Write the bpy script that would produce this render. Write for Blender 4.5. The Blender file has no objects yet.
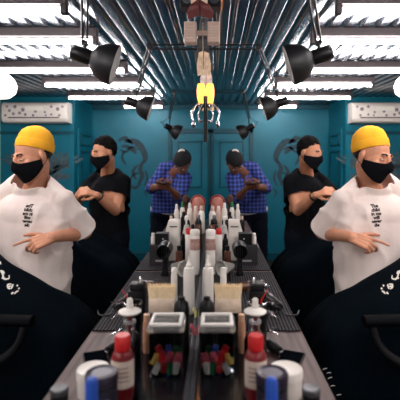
import bpy, bmesh, math, random
from mathutils import Vector, Matrix, noise
from mathutils.bvhtree import BVHTree

S = bpy.context.scene
COL = S.collection
random.seed(7)
R = math.radians

# ------------------------------------------------------------------ camera, world, exposure
CX, CZ, F = 0.066, 1.55, 430.0           # camera beside the mirror, focal length in pixels of a 400 px frame
VX, VY = 215.0, 158.0                    # where the room's depth lines vanish
cam_data = bpy.data.cameras.new('camera')
cam = bpy.data.objects.new('camera', cam_data)
COL.objects.link(cam)
cam.location = (CX, 0, CZ)
cam.rotation_euler = (R(90), 0, 0)
cam_data.sensor_width = 36
cam_data.lens = F / 400 * 36
cam_data.shift_x = -(VX - 200) / 400
cam_data.shift_y = -(200 - VY) / 400
cam_data.clip_start = 0.01
cam_data.dof.use_dof = True
cam_data.dof.focus_distance = 2.35
cam_data.dof.aperture_fstop = 3.2
S.camera = cam

w = bpy.data.worlds.new('world')
S.world = w
w.use_nodes = True
w.node_tree.nodes['Background'].inputs[0].default_value = (0.02, 0.05, 0.08, 1)
w.node_tree.nodes['Background'].inputs[1].default_value = 0.3
S.view_settings.view_transform = 'Standard'
S.view_settings.look = 'None'
S.view_settings.gamma = 1
S.view_settings.use_curve_mapping = False
S.view_settings.exposure = 1.75
TUBE_STRENGTH = 17.0

W_ROOM, Y0, Y1, CEIL = 2.75, -1.6, 6.5, 2.35
COUNTER = 0.93


def at(px, y, d):
    return Vector((CX + (px - VX) * d / F, d, CZ - (y - VY) * d / F))


# ------------------------------------------------------------------ materials
def lin(c):
    return tuple((v / 255 / 12.92) if v <= 10 else (((v / 255) + .055) / 1.055) ** 2.4 for v in c)


MATS = {}


def mat(name, rgb, rough=.5, metal=0, spec=.5, emit=0, emit_rgb=None, trans=0, ior=1.45, bump=None, mott=.08, mscale=8, coat=0, sheen=0):
    """principled material with a procedural mottle in colour and an optional noise bump"""
    if name in MATS:
        return MATS[name]
    m = bpy.data.materials.new(name)
    m.use_nodes = True
    nt = m.node_tree
    b = nt.nodes['Principled BSDF']
    c = lin(rgb)
    b.inputs['Base Color'].default_value = (*c, 1)
    b.inputs['Roughness'].default_value = rough
    b.inputs['Metallic'].default_value = metal
    b.inputs['Specular IOR Level'].default_value = spec
    b.inputs['IOR'].default_value = ior
    b.inputs['Transmission Weight'].default_value = trans
    b.inputs['Coat Weight'].default_value = coat
    b.inputs['Sheen Weight'].default_value = sheen
    if emit:
        b.inputs['Emission Color'].default_value = (*lin(emit_rgb or rgb), 1)
        b.inputs['Emission Strength'].default_value = emit
    if mott and not trans and not emit:
        tc = nt.nodes.new('ShaderNodeTexCoord')
        n = nt.nodes.new('ShaderNodeTexNoise')
        n.inputs['Scale'].default_value = mscale
        n.inputs['Detail'].default_value = 4
        nt.links.new(tc.outputs['Object'], n.inputs['Vector'])
        r = nt.nodes.new('ShaderNodeValToRGB')
        r.color_ramp.elements[0].position = .3
        r.color_ramp.elements[1].position = .7
        r.color_ramp.elements[0].color = (*[v * (1 - mott) for v in c], 1)
        r.color_ramp.elements[1].color = (*[min(1, v * (1 + mott)) for v in c], 1)
        nt.links.new(n.outputs['Fac'], r.inputs['Fac'])
        nt.links.new(r.outputs['Color'], b.inputs['Base Color'])
    if bump:
        sc, st = bump
        tc = nt.nodes.new('ShaderNodeTexCoord')
        n = nt.nodes.new('ShaderNodeTexNoise')
        n.inputs['Scale'].default_value = sc
        n.inputs['Detail'].default_value = 6
        nt.links.new(tc.outputs['Object'], n.inputs['Vector'])
        bp = nt.nodes.new('ShaderNodeBump')
        bp.inputs['Strength'].default_value = st
        bp.inputs['Distance'].default_value = .01
        nt.links.new(n.outputs['Fac'], bp.inputs['Height'])
        nt.links.new(bp.outputs['Normal'], b.inputs['Normal'])
    MATS[name] = m
    return m


M_teal = mat('teal paint', (0, 100, 120), .42, spec=.3, bump=(30, .08), mott=.12, mscale=1.5)
M_teal_dark = mat('dark teal paint', (0, 68, 82), .42, spec=.3, mott=.1, mscale=3)
M_navy = mat('dark wall paint', (18, 26, 34), .6)
M_floor = mat('dark floor', (34, 32, 32), .5, mott=.2, mscale=4)
M_black = mat('black plastic', (11, 11, 13), .4, spec=.3, mott=.05)
M_matte = mat('black matte metal', (16, 16, 19), .5, spec=.4)
M_leather = mat('black leather', (6, 7, 11), .6, spec=.06, bump=(120, .25))
M_chrome = mat('chrome', (205, 205, 208), .16, metal=1, mott=.03)
M_alu = mat('aluminium', (120, 125, 130), .3, metal=1, mott=.06)
M_white = mat('white plastic', (232, 226, 218), .35, mott=.03)
M_cream = mat('cream card', (196, 170, 156), .6, mott=.06)
M_red = mat('red plastic', (200, 30, 32), .35, mott=.05)
M_darkred = mat('dark red can', (120, 18, 24), .3, mott=.05)
M_blue = mat('blue plastic', (35, 85, 190), .35, mott=.05)
M_green = mat('green plastic', (25, 110, 60), .4, mott=.05)
M_pink = mat('pink plastic', (225, 95, 110), .4, mott=.05)
M_purple = mat('dark purple', (36, 26, 44), .35, mott=.1)
M_silverlid = mat('grey lid', (150, 146, 150), .3, mott=.08)
M_glass = mat('clear glass', (245, 248, 250), .03, trans=1, ior=1.3)
M_plasticclear = mat('clear plastic', (150, 154, 160), .08, trans=1, ior=1.12)
M_frost = mat('frosted clear plastic', (238, 236, 232), .3, trans=.55, ior=1.2)
M_lidclear = mat('frosted jar lid', (226, 224, 220), .18, trans=.85, ior=1.15)
M_bristle = mat('beige bristle', (250, 226, 186), .7, mott=.08, mscale=90)
M_wood_l = mat('pale wood', (190, 150, 105), .5, mott=.15, mscale=30)
M_tan = mat('tan bottle', (190, 140, 112), .45, mott=.05)
M_brown = mat('brown bottle', (92, 52, 34), .25, mott=.1)
M_ink = mat('black ink', (20, 18, 20), .7, mott=0)
M_print = mat('white print', (238, 232, 220), .6, mott=.03)
M_mural = mat('grey mural paint', (17, 52, 64), .6, mott=.25, mscale=20)
M_motif = mat('grey flower print', (128, 112, 124), .6, mott=.2, mscale=60)
M_skin = mat('skin', (214, 150, 118), .5, mott=.08, mscale=14, bump=(90, .06))
M_skin2 = mat('tanned skin', (196, 136, 104), .5, mott=.08, mscale=14)
M_skin3 = mat('brown skin', (118, 74, 56), .48, mott=.08, mscale=14)
M_hair = mat('dark brown hair', (40, 29, 24), .6, mott=.35, mscale=60, bump=(160, .8))
M_hairblk = mat('black hair', (13, 10, 10), .8, spec=.15, mott=.35, mscale=60, bump=(160, .8))
M_mask = mat('black mask cloth', (8, 9, 14), .85, spec=.15, mott=.15, mscale=40, bump=(200, .2))
M_tee = mat('cream white cotton', (238, 222, 214), .85, bump=(14, .25), mott=.02, sheen=.1)
M_blacktee = mat('black cotton', (8, 9, 14), .85, spec=.15, bump=(14, .3), mott=.1)
M_jean = mat('dark denim', (12, 18, 30), .85, spec=.15, mott=.25, mscale=60, bump=(60, .2))
M_cape = mat('black nylon cape', (4, 12, 19), .8, spec=.04, bump=(9, .25), mott=.1)
M_eye = mat('eye white', (225, 218, 210), .2, mott=0)
M_iris = mat('dark iris', (38, 26, 20), .15, mott=0)
M_under = mat('white undershirt', (225, 220, 220), .8, mott=.03)
M_shoe = mat('dark shoe', (25, 24, 26), .5)


def nodes(m):
    nt = m.node_tree
    return nt, nt.nodes['Principled BSDF']


def mat_beanie():
    m = mat('yellow knit', (250, 178, 40), .9, mott=.06, mscale=20)
    nt, b = nodes(m)
    tc = nt.nodes.new('ShaderNodeTexCoord')
    g = nt.nodes.new('ShaderNodeTexGradient')
    g.gradient_type = 'RADIAL'
    nt.links.new(tc.outputs['Object'], g.inputs['Vector'])
    mu = nt.nodes.new('ShaderNodeMath'); mu.operation = 'MULTIPLY'; mu.inputs[1].default_value = 2 * math.pi * 90
    nt.links.new(g.outputs['Fac'], mu.inputs[0])
    si = nt.nodes.new('ShaderNodeMath'); si.operation = 'SINE'
    nt.links.new(mu.outputs[0], si.inputs[0])
    bp = nt.nodes.new('ShaderNodeBump'); bp.inputs['Strength'].default_value = .2; bp.inputs['Distance'].default_value = .002
    nt.links.new(si.outputs[0], bp.inputs['Height'])
    nt.links.new(bp.outputs['Normal'], b.inputs['Normal'])
    return m


def mat_plaid():
    m = mat('blue plaid cotton', (40, 62, 150), .85, mott=0)
    nt, b = nodes(m)
    tc = nt.nodes.new('ShaderNodeTexCoord')
    outs = []
    for d in ('X', 'Z'):
        wv = nt.nodes.new('ShaderNodeTexWave'); wv.bands_direction = d
        wv.inputs['Scale'].default_value = 7.5
        wv.inputs['Distortion'].default_value = .6
        wv.inputs['Detail'].default_value = 1
        nt.links.new(tc.outputs['Object'], wv.inputs['Vector'])
        rp = nt.nodes.new('ShaderNodeValToRGB')
        rp.color_ramp.interpolation = 'CONSTANT'
        rp.color_ramp.elements[0].color = (.0, .0, .0, 1)
        rp.color_ramp.elements[1].position = .55
        rp.color_ramp.elements[1].color = (1, 1, 1, 1)
        e = rp.color_ramp.elements.new(.93); e.color = (2.2, 2.2, 2.2, 1)
        nt.links.new(wv.outputs['Fac'], rp.inputs['Fac'])
        outs.append(rp)
    ad = nt.nodes.new('ShaderNodeMath'); ad.operation = 'ADD'
    nt.links.new(outs[0].outputs['Color'], ad.inputs[0]); nt.links.new(outs[1].outputs['Color'], ad.inputs[1])
    di = nt.nodes.new('ShaderNodeMath'); di.operation = 'DIVIDE'; di.inputs[1].default_value = 3.6
    nt.links.new(ad.outputs[0], di.inputs[0])
    r = nt.nodes.new('ShaderNodeValToRGB')
    r.color_ramp.elements[0].color = (*lin((24, 30, 74)), 1)
    r.color_ramp.elements[1].color = (*lin((84, 108, 190)), 1)
    e = r.color_ramp.elements.new(.45); e.color = (*lin((36, 54, 136)), 1)
    nt.links.new(di.outputs[0], r.inputs['Fac'])
    nt.links.new(r.outputs['Color'], b.inputs['Base Color'])
    return m


def mat_wood():
    m = mat('grey wood counter', (118, 100, 94), .48, spec=.3, mott=0)
    nt, b = nodes(m)
    tc = nt.nodes.new('ShaderNodeTexCoord')
    mp = nt.nodes.new('ShaderNodeMapping'); mp.inputs['Scale'].default_value = (30, 2.2, 10)
    nt.links.new(tc.outputs['Object'], mp.inputs['Vector'])
    n = nt.nodes.new('ShaderNodeTexNoise'); n.inputs['Scale'].default_value = 1.6; n.inputs['Detail'].default_value = 8
    nt.links.new(mp.outputs[0], n.inputs['Vector'])
    r = nt.nodes.new('ShaderNodeValToRGB')
    r.color_ramp.elements[0].position = .3; r.color_ramp.elements[1].position = .72
    r.color_ramp.elements[0].color = (*lin((62, 48, 46)), 1)
    r.color_ramp.elements[1].color = (*lin((112, 92, 88)), 1)
    nt.links.new(n.outputs['Fac'], r.inputs['Fac'])
    nt.links.new(r.outputs['Color'], b.inputs['Base Color'])
    return m


def mat_mat():
    m = mat('perforated black rubber', (20, 20, 24), .65, spec=.06, mott=0)
    nt, b = nodes(m)
    tc = nt.nodes.new('ShaderNodeTexCoord')
    v = nt.nodes.new('ShaderNodeTexVoronoi'); v.inputs['Scale'].default_value = 80; v.inputs['Randomness'].default_value = 0
    nt.links.new(tc.outputs['Object'], v.inputs['Vector'])
    r = nt.nodes.new('ShaderNodeValToRGB')
    r.color_ramp.elements[0].position = .25; r.color_ramp.elements[1].position = .36
    r.color_ramp.elements[0].color = (*lin((92, 88, 92)), 1)
    r.color_ramp.elements[1].color = (*lin((12, 12, 16)), 1)
    nt.links.new(v.outputs['Distance'], r.inputs['Fac'])
    nt.links.new(r.outputs['Color'], b.inputs['Base Color'])
    bp = nt.nodes.new('ShaderNodeBump'); bp.inputs['Strength'].default_value = .5; bp.inputs['Distance'].default_value = .003
    nt.links.new(v.outputs['Distance'], bp.inputs['Height'])
    nt.links.new(bp.outputs['Normal'], b.inputs['Normal'])
    return m


def mat_ceiling():
    m = mat('ribbed galvanised metal', (120, 128, 138), .3, metal=.9, mott=0)
    nt, b = nodes(m)
    tc = nt.nodes.new('ShaderNodeTexCoord')
    mp = nt.nodes.new('ShaderNodeMapping'); mp.inputs['Scale'].default_value = (14, 1.2, 1)
    nt.links.new(tc.outputs['Object'], mp.inputs['Vector'])
    n = nt.nodes.new('ShaderNodeTexNoise'); n.inputs['Scale'].default_value = 1.5; n.inputs['Detail'].default_value = 5
    nt.links.new(mp.outputs[0], n.inputs['Vector'])
    r = nt.nodes.new('ShaderNodeValToRGB')
    r.color_ramp.elements[0].color = (*lin((84, 94, 108)), 1)
    r.color_ramp.elements[1].color = (*lin((128, 134, 142)), 1)
    nt.links.new(n.outputs['Fac'], r.inputs['Fac'])
    nt.links.new(r.outputs['Color'], b.inputs['Base Color'])
    mr = nt.nodes.new('ShaderNodeMapRange')
    mr.inputs['To Min'].default_value = .19; mr.inputs['To Max'].default_value = .24
    nt.links.new(n.outputs['Fac'], mr.inputs['Value'])
    nt.links.new(mr.outputs[0], b.inputs['Roughness'])
    return m


M_beanie, M_plaid, M_wood, M_rubber, M_ceil = mat_beanie(), mat_plaid(), mat_wood(), mat_mat(), mat_ceiling()
M_mirror = mat('mirror silvering', (242, 244, 245), 0.0, metal=1, mott=0)
M_tube = mat('lit fluorescent tube', (255, 250, 250), .5, emit=TUBE_STRENGTH, emit_rgb=(255, 246, 244))
M_amber = mat('glowing amber glass', (255, 170, 60), .3, emit=1.1, emit_rgb=(255, 150, 60))
M_globe = mat('lit white lampshade', (255, 250, 240), .5, emit=1.2, emit_rgb=(255, 248, 235))
M_housing = mat('dark brown metal', (58, 50, 52), .45, metal=.3)


# ------------------------------------------------------------------ mesh helpers
def link(name, bm, m, parent=None, smooth=True, loc=None):
    """one mesh object from a bmesh whose coordinates are world coordinates (relative to its thing's origin when parented)"""
    me = bpy.data.meshes.new(name)
    if loc is not None:
        bmesh.ops.translate(bm, verts=bm.verts, vec=-Vector(loc))
    elif parent is not None:
        bmesh.ops.translate(bm, verts=bm.verts, vec=-origin(parent))
    bm.to_mesh(me)
    bm.free()
    for mm in (m if isinstance(m, (list, tuple)) else [m]):
        me.materials.append(mm)
    o = bpy.data.objects.new(name, me)
    COL.objects.link(o)
    if loc is not None:
        o.location = loc
    if smooth:
        for p in me.polygons:
            p.use_smooth = True
        try:
            me.set_sharp_from_angle(angle=R(40))
        except Exception:
            pass
    if parent is not None:
        o.parent = parent
    return o


ORIG = {}


def origin(o):
    v = Vector((0, 0, 0))
    while o is not None:
        v += Vector(o.location)
        o = o.parent
    return v


def thing(name, label, cat, loc, group=None):
    o = bpy.data.objects.new(name, None)
    o.empty_display_size = .05
    COL.objects.link(o)
    o.location = loc
    return tag(o, label, cat, group)


def tag(o, label, cat, group=None, kind=None):
    o['label'] = label
    o['category'] = cat
    if group:
        o['group'] = group
    if kind:
        o['kind'] = kind
    return o


def struct(name, bm, m, smooth=False, label=None):
    o = link(name, bm, m, None, smooth)
    o['kind'] = 'structure'
    return o


def B():
    return bmesh.new()


def box(bm, x0, x1, y0, y1, z0, z1, bevel=0, seg=2, mi=0):
    t = bmesh.new()
    bmesh.ops.create_cube(t, size=1)
    for v in t.verts:
        v.co = Vector(((x0 + x1) / 2 + v.co.x * (x1 - x0), (y0 + y1) / 2 + v.co.y * (y1 - y0), (z0 + z1) / 2 + v.co.z * (z1 - z0)))
    if bevel:
        bmesh.ops.bevel(t, geom=t.edges[:], offset=bevel, segments=seg, affect='EDGES', profile=.5)
    merge(bm, t, mi)
    return bm


def merge(bm, t, mi=0, M=None):
    if M is not None:
        bmesh.ops.transform(t, matrix=M, verts=t.verts)
    for f in t.faces:
        f.material_index = mi
    me = bpy.data.meshes.new('tmp')
    t.to_mesh(me)
    t.free()
    bm.from_mesh(me)
    bpy.data.meshes.remove(me)


def frame(d, up=(0, 0, 1)):
    """rotation taking +Z to direction d"""
    d = Vector(d).normalized()
    return d.to_track_quat('Z', 'Y').to_matrix().to_4x4()


def lathe(bm, prof, loc=(0, 0, 0), d=(0, 0, 1), n=28, mi=0, cap=True):
    """profile [(radius, height)] spun about d through loc"""
    t = bmesh.new()
    rings = []
    for r, h in prof:
        if r < 1e-6:
            rings.append([t.verts.new((0, 0, h))])
        else:
            rings.append([t.verts.new((r * math.cos(2 * math.pi * i / n), r * math.sin(2 * math.pi * i / n), h)) for i in range(n)])
    for a, b in zip(rings, rings[1:]):
        if len(a) == 1 and len(b) == 1:
            continue
        for i in range(n):
            j = (i + 1) % n
            if len(a) == 1:
                t.faces.new((a[0], b[j], b[i]))
            elif len(b) == 1:
                t.faces.new((a[i], a[j], b[0]))
            else:
                t.faces.new((a[i], a[j], b[j], b[i]))
    if cap:
        if len(rings[0]) > 1:
            t.faces.new(rings[0][::-1])
        if len(rings[-1]) > 1:
            t.faces.new(rings[-1])
    bmesh.ops.recalc_face_normals(t, faces=t.faces)
    merge(bm, t, mi, Matrix.Translation(Vector(loc)) @ frame(d))
    return bm


def tube(bm, pts, r, n=8, mi=0):
    """round bar along a polyline; r may be a list"""
    pts = [Vector(p) for p in pts]
    rs = r if isinstance(r, (list, tuple)) else [r] * len(pts)
    t = bmesh.new()
    rings = []
    prev = None
    for i, p in enumerate(pts):
        d = (pts[min(i + 1, len(pts) - 1)] - pts[max(i - 1, 0)]).normalized()
        if prev is None:
            u = d.orthogonal().normalized()
        else:
            u = (prev - d * prev.dot(d)).normalized()
        prev = u
        v = d.cross(u)
        rings.append([t.verts.new(p + (u * math.cos(2 * math.pi * k / n) + v * math.sin(2 * math.pi * k / n)) * rs[i]) for k in range(n)])
    for a, b in zip(rings, rings[1:]):
        for k in range(n):
            t.faces.new((a[k], a[(k + 1) % n], b[(k + 1) % n], b[k]))
    t.faces.new(rings[0][::-1]); t.faces.new(rings[-1])
    bmesh.ops.recalc_face_normals(t, faces=t.faces)
    merge(bm, t, mi)
    return bm


def smoothline(pts, n=6):
    """Catmull-Rom through the points"""
    pts = [Vector(p) for p in pts]
    out = []
    for i in range(len(pts) - 1):
        p0, p1, p2, p3 = pts[max(i - 1, 0)], pts[i], pts[i + 1], pts[min(i + 2, len(pts) - 1)]
        for k in range(n):
            t = k / n
            out.append(.5 * ((2 * p1) + (p2 - p0) * t + (2 * p0 - 5 * p1 + 4 * p2 - p3) * t * t + (3 * p1 - p0 - 3 * p2 + p3) * t ** 3))
    out.append(pts[-1])
    return out


def capsule(bm, p0, r0, p1, r1, u=14, v=9):
    p0, p1 = Vector(p0), Vector(p1)
    t = bmesh.new()
    bmesh.ops.create_uvsphere(t, u_segments=u, v_segments=v, radius=1)
    L = (p1 - p0).length
    M = Matrix.Translation(p0) @ frame(p1 - p0 if L > 1e-6 else (0, 0, 1))
    for q in t.verts:
        if q.co.z > 0:
            q.co = q.co * r1 + Vector((0, 0, L))
        else:
            q.co = q.co * r0
    merge(bm, t, 0, M)


def ellip(bm, c, r, rot=None, u=20, v=13, mi=0):
    t = bmesh.new()
    bmesh.ops.create_uvsphere(t, u_segments=u, v_segments=v, radius=1)
    M = Matrix.Translation(Vector(c)) @ (rot.to_4x4() if rot is not None else Matrix.Identity(4)) @ Matrix.Diagonal((*r, 1))
    merge(bm, t, mi, M)


def remesh(bm, voxel, smooth=2):
    """one continuous skin round the merged volumes"""
    me = bpy.data.meshes.new('rm')
    bm.to_mesh(me); bm.free()
    o = bpy.data.objects.new('rm', me)
    COL.objects.link(o)
    md = o.modifiers.new('r', 'REMESH'); md.mode = 'VOXEL'; md.voxel_size = voxel
    if smooth:
        sm = o.modifiers.new('s', 'SMOOTH'); sm.factor = .5; sm.iterations = smooth
    dg = bpy.context.evaluated_depsgraph_get()
    me2 = bpy.data.meshes.new_from_object(o.evaluated_get(dg))
    out = bmesh.new(); out.from_mesh(me2)
    bpy.data.objects.remove(o); bpy.data.meshes.remove(me); bpy.data.meshes.remove(me2)
    return out


def cut(bm, p, nrm, rad):
    """open the surface: remove what lies beyond the plane near p"""
    p = Vector(p); nrm = Vector(nrm).normalized()
    fs = [f for f in bm.faces if (f.calc_center_median() - p).length < rad]
    es = set(); vs = set()
    for f in fs:
        es.update(f.edges); vs.update(f.verts)
    bmesh.ops.bisect_plane(bm, geom=list(vs) + list(es) + fs, dist=1e-5, plane_co=p, plane_no=nrm, clear_outer=True)


def thicken(o, th, off=1):
    md = o.modifiers.new('thickness', 'SOLIDIFY'); md.thickness = th; md.offset = off
    return o


# ------------------------------------------------------------------ room
bm = B(); box(bm, -.2, W_ROOM + .1, Y0 - .1, Y1 + .1, -.1, 0); struct('floor', bm, M_floor)

bm = B()                                   # trapezoid-ribbed metal sheet, ribs running away from the camera
P, H = .096, .022
x = 0.0; prof = []
while x < W_ROOM + P:
    prof += [(x, CEIL), (x + .046, CEIL), (x + .049, CEIL + .0008), (x + .052, CEIL + .003), (x + .060, CEIL + H - .003), (x + .063, CEIL + H - .0008), (x + .066, CEIL + H),
             (x + .076, CEIL + H), (x + .079, CEIL + H - .0008), (x + .082, CEIL + H - .003), (x + .090, CEIL + .003), (x + .093, CEIL + .0008)]
    x += P
ys = [Y0, 0, 2, 4, Y1]
rows = [[bm.verts.new((px, yy, pz)) for px, pz in prof] for yy in ys]
top = [[bm.verts.new((px, yy, CEIL + .06)) for px in (prof[0][0], prof[-1][0])] for yy in (ys[0], ys[-1])]
for a, b in zip(rows, rows[1:]):
    for i in range(len(prof) - 1):
        bm.faces.new((a[i], b[i], b[i + 1], a[i + 1]))
bm.faces.new((top[0][0], top[0][1], top[1][1], top[1][0]))
o = struct('ceiling', bm, M_ceil)
for p in o.data.polygons:
    p.use_smooth = True

bm = B(); box(bm, -.12, -.012, Y0, Y1, 0, CEIL); struct('wall_left', bm, M_navy)
M_pale = mat('pale bounce paint', (226, 222, 218), .6, mott=.04)  # unseen walls kept pale to bounce fill light into the room
bm = B(); box(bm, W_ROOM, W_ROOM + .1, Y0, Y1, 0, CEIL); struct('wall_right', bm, M_pale)
bm = B(); box(bm, -.12, W_ROOM + .1, Y1, Y1 + .1, 0, CEIL); struct('wall_back', bm, M_teal)
bm = B(); box(bm, -.12, W_ROOM + .1, Y0 - .1, Y0, 0, CEIL); struct('wall_front', bm, M_pale)
BX, BY = 1.79, 5.64                        # boxed-out corner that carries the air conditioner
bm = B(); box(bm, BX, W_ROOM, BY, Y1, 0, CEIL); struct('wall_corner', bm, M_teal)
# picture rail and skirting on it, panelled door on its side
bm = B(); box(bm, BX - .01, W_ROOM, BY - .018, BY, 1.86, 1.90, .004); struct('trim_1', bm, M_teal_dark)
bm = B(); box(bm, BX - .012, BX + .05, BY - .012, BY + .05, 0, CEIL - .002, .003); struct('trim_2', bm, M_teal)
bm = B(); box(bm, .0, BX, Y1 - .02, Y1, 0, .12, .004); struct('baseboard_back', bm, M_teal_dark)
bm = B(); box(bm, .0, BX, Y1 - .03, Y1, CEIL - .07, CEIL - .002, .004); struct('trim_3', bm, M_teal_dark)
d = B()                                    # door on the far wall beside the mirror
box(d, .03, .60, Y1 - .035, Y1, 0, 1.93, .004)
o = struct('door_1', d, M_teal)
f = B()
for (a, b_, c, e) in ((.0, .05, 0, 1.98), (.58, .64, 0, 1.98), (.0, .64, 1.92, 1.99)):
    box(f, a, b_, Y1 - .06, Y1 - .034, c, e, .005)
link('door_frame', f, M_teal_dark, o, False)
f = B()
for (a, b_, c, e) in ((.13, .5, 1.1, 1.8), (.13, .5, .2, .95)):
    for (x0, x1, z0, z1) in ((a, a + .02, c, e), (b_ - .02, b_, c, e), (a, b_, c, c + .02), (a, b_, e - .02, e)):
        box(f, x0, x1, Y1 - .048, Y1 - .034, z0, z1, .003)
link('door_molding', f, M_teal_dark, o, False)
d = B(); box(d, BX - .03, BX, 5.78, 6.38, 0, 1.95, .004)
o = struct('door_2', d, M_teal)
f = B()
for (a, b_, c, e) in ((5.86, 6.3, 1.72, 1.88), (5.86, 6.3, 1.15, 1.65), (5.86, 6.3, .2, 1.05)):
    for (y0, y1, z0, z1) in ((a, a + .025, c, e), (b_ - .025, b_, c, e), (a, b_, c, c + .025), (a, b_, e - .025, e)):
        box(f, BX - .045, BX - .028, y0, y1, z0, z1, .003)
link('door_molding', f, M_teal_dark, o, False)
f = B(); lathe(f, [(.012, 0), (.012, .03), (.028, .04), (.028, .06), (.01, .075)], (BX - .03, 5.84, 1.0), (-1, 0, 0))
link('door_handle', f, M_chrome, o)

# mirror along the left wall, with its lower channel
bm = B(); box(bm, -.012, 0, -.6, Y1 - .07, COUNTER + .002, CEIL - .004)
tag(struct('mirror', bm, M_mirror), 'long wall mirror running the whole length of the counter', 'mirror', kind='structure')
bm = B(); box(bm, 0.0005, .013, -.3, 4.25, COUNTER + .001, COUNTER + .018, .002)
tag(link('mirror_channel', bm, mat('dark grey channel', (62, 64, 70), .5, metal=.3)), 'grey metal channel along the bottom edge of the long mirror', 'trim', kind='structure')

# ------------------------------------------------------------------ fluorescent battens across the ceiling
ty = [-.9, -.1, .7, 1.4, 2.1, 2.65, 3.56, 4.24, 5.16, 6.05]  # leading entries are out of view, added to light the room
where = ['added unseen at the back for more light', 'added unseen at the back for more light', 'added unseen just over the camera', 'added out of view above the counter front',
         'nearest in view, at the top edge', 'second nearest in view', 'third, level with nearest lamp shade',
         'fourth nearest in view', 'just above the air conditioner', 'shortest, close to the far wall']
for i, yy in enumerate(ty):
    x0, x1 = .67, (1.62 if i < 8 else 1.7)
    if i < 7:
        x1 = 1.95
    if i == 9:
        x1 = 1.22
    t = thing('ceiling_light', 'fluorescent tube light across the ribbed ceiling, ' + where[i], 'ceiling light', (x0, yy, CEIL), 'fluorescent tubes across the ceiling')
    b = B(); box(b, x0 - .015, x1 + .015, yy - .022, yy + .022, 2.296, CEIL - .001, .004)
    link('housing', b, M_housing, t, False)
    for xe in (x0, x1):
        b = B(); box(b, xe - .016, xe + .016, yy - .018, yy + .018, 2.25, 2.297, .004)
        link('end_cap', b, M_housing, t, False)
    b = B(); lathe(b, [(.015, 0), (.015, x1 - x0 - .03)], (x0 + .015, yy, 2.27), (1, 0, 0), 14)
    link('tube', b, M_tube, t)

# ------------------------------------------------------------------ counter
bm = B(); box(bm, 0.0005, .377, -.3, 4.25, COUNTER - .045, COUNTER, .004)
o = tag(link('counter', bm, M_wood, None, False), 'long grey wood counter under the wall mirror', 'counter')
b = B(); box(b, 0.0005, .33, -.3, 4.25, .08, COUNTER - .046); link('cabinet_body', b, M_navy, o, False)
b = B(); box(b, .36, .379, -.3, 4.25, COUNTER - .05, COUNTER - .012, .003); link('edge_strip', b, M_black, o, False)


def mat_thing(x0, x1, y0, y1, label):
    b = B(); box(b, x0, x1, y0, y1, COUNTER + .0005, COUNTER + .0065, .002)
    o = link('rubber_mat', b, M_rubber, None, False)
    return tag(o, label, 'mat', 'black rubber mats on the counter')


mat_thing(.14, .372, 1.535, 2.32, 'dotted black rubber mat beside the bristle brush and silver clips')
mat_thing(.17, .372, 2.36, 2.95, 'dotted black rubber mat beneath the stacked boxes, farther along the counter')
b = B(); box(b, .016, .17, .9, 1.50, COUNTER + .0005, COUNTER + .006, .002)
tag(link('tray', b, mat('black glossy tray', (12, 14, 20), .12, mott=.05), None, False), 'flat black glossy tray under the square jar of colourful clipper guards', 'tray')
MZ = COUNTER + .0068                       # top of a mat
TZ = COUNTER + .0063                       # top of the tray
CZ0 = COUNTER + .0005


b = B(); box(b, .0145, .166, 1.53, 4.2, COUNTER + .0001, COUNTER + .0005)  # thin sheet added to darken the counter between the bottles
tag(link('counter_dark_sheet', b, mat('thin black sheet', (15, 15, 19), .5, spec=.25, mott=.1), None, False), 'thin black sheet laid under the bottles to darken the counter along the mirror', 'mat')


# ------------------------------------------------------------------ air conditioner
def air_conditioner():
    x0, x1, yb = 1.805, 2.635, BY
    y = yb - .2
    z0, z1 = 2.0, 2.26
    t = thing('air_conditioner', 'white wall air conditioner with grey flower prints, high on the teal wall', 'air conditioner', ((x0 + x1) / 2, yb, z0))
    b = B()
    prof = [(yb, z0), (y + .06, z0), (y + .02, z0 + .015), (y, z0 + .05), (y, z1 - .05), (y + .02, z1 - .015), (y + .06, z1), (yb, z1)]
    A = [b.verts.new((x0, p, q)) for p, q in prof]; C = [b.verts.new((x1, p, q)) for p, q in prof]
    for i in range(len(prof)):
        j = (i + 1) % len(prof)
        b.faces.new((A[i], A[j], C[j], C[i]))
    b.faces.new(A[::-1]); b.faces.new(C)
    bmesh.ops.recalc_face_normals(b, faces=b.faces)
    link('body', b, M_white, t, False)
    b = B(); box(b, x0 + .1, x1 - .08, y - .004, y + .002, z0 + .055, z0 + .068)
    link('air_slot', b, mat('dark slot', (70, 52, 50), .6), t, False)
    b = B(); box(b, x0 + .3, x0 + .53, y - .006, y + .001, z1 - .11, z1 - .052, .002)
    link('painted_reflection', b, mat('painted white reflection', (250, 246, 235), .1, mott=0), t, False)  # bright rectangle painted on the front in place of a reflection
    for k, (fx, fz, s) in enumerate([(.06, .2, .018), (.12, .17, .026), (.1, .09, .018), (.2, .2, .02), (.2, .1, .016), (.28, .13, .016), (.27, .09, .014), (.4, .14, .02), (.43, .09, .018),
                                     (.53, .10, .02), (.56, .16, .026), (.6, .12, .022), (.66, .2, .024), (.68, .11, .02), (.73, .15, .02), (.76, .2, .016), (.78, .09, .018)]):
        b = B(); c = Vector((x0 + fx, y - .002, z0 + fz))
        for q in range(5):
            a = 2 * math.pi * q / 5 + k
            ellip(b, c + Vector((math.cos(a) * s * .55, 0, math.sin(a) * s * .55)), (s * .42, .0015, s * .42), u=8, v=5)
        link('flower_print', b, M_motif, t)


air_conditioner()


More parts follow.
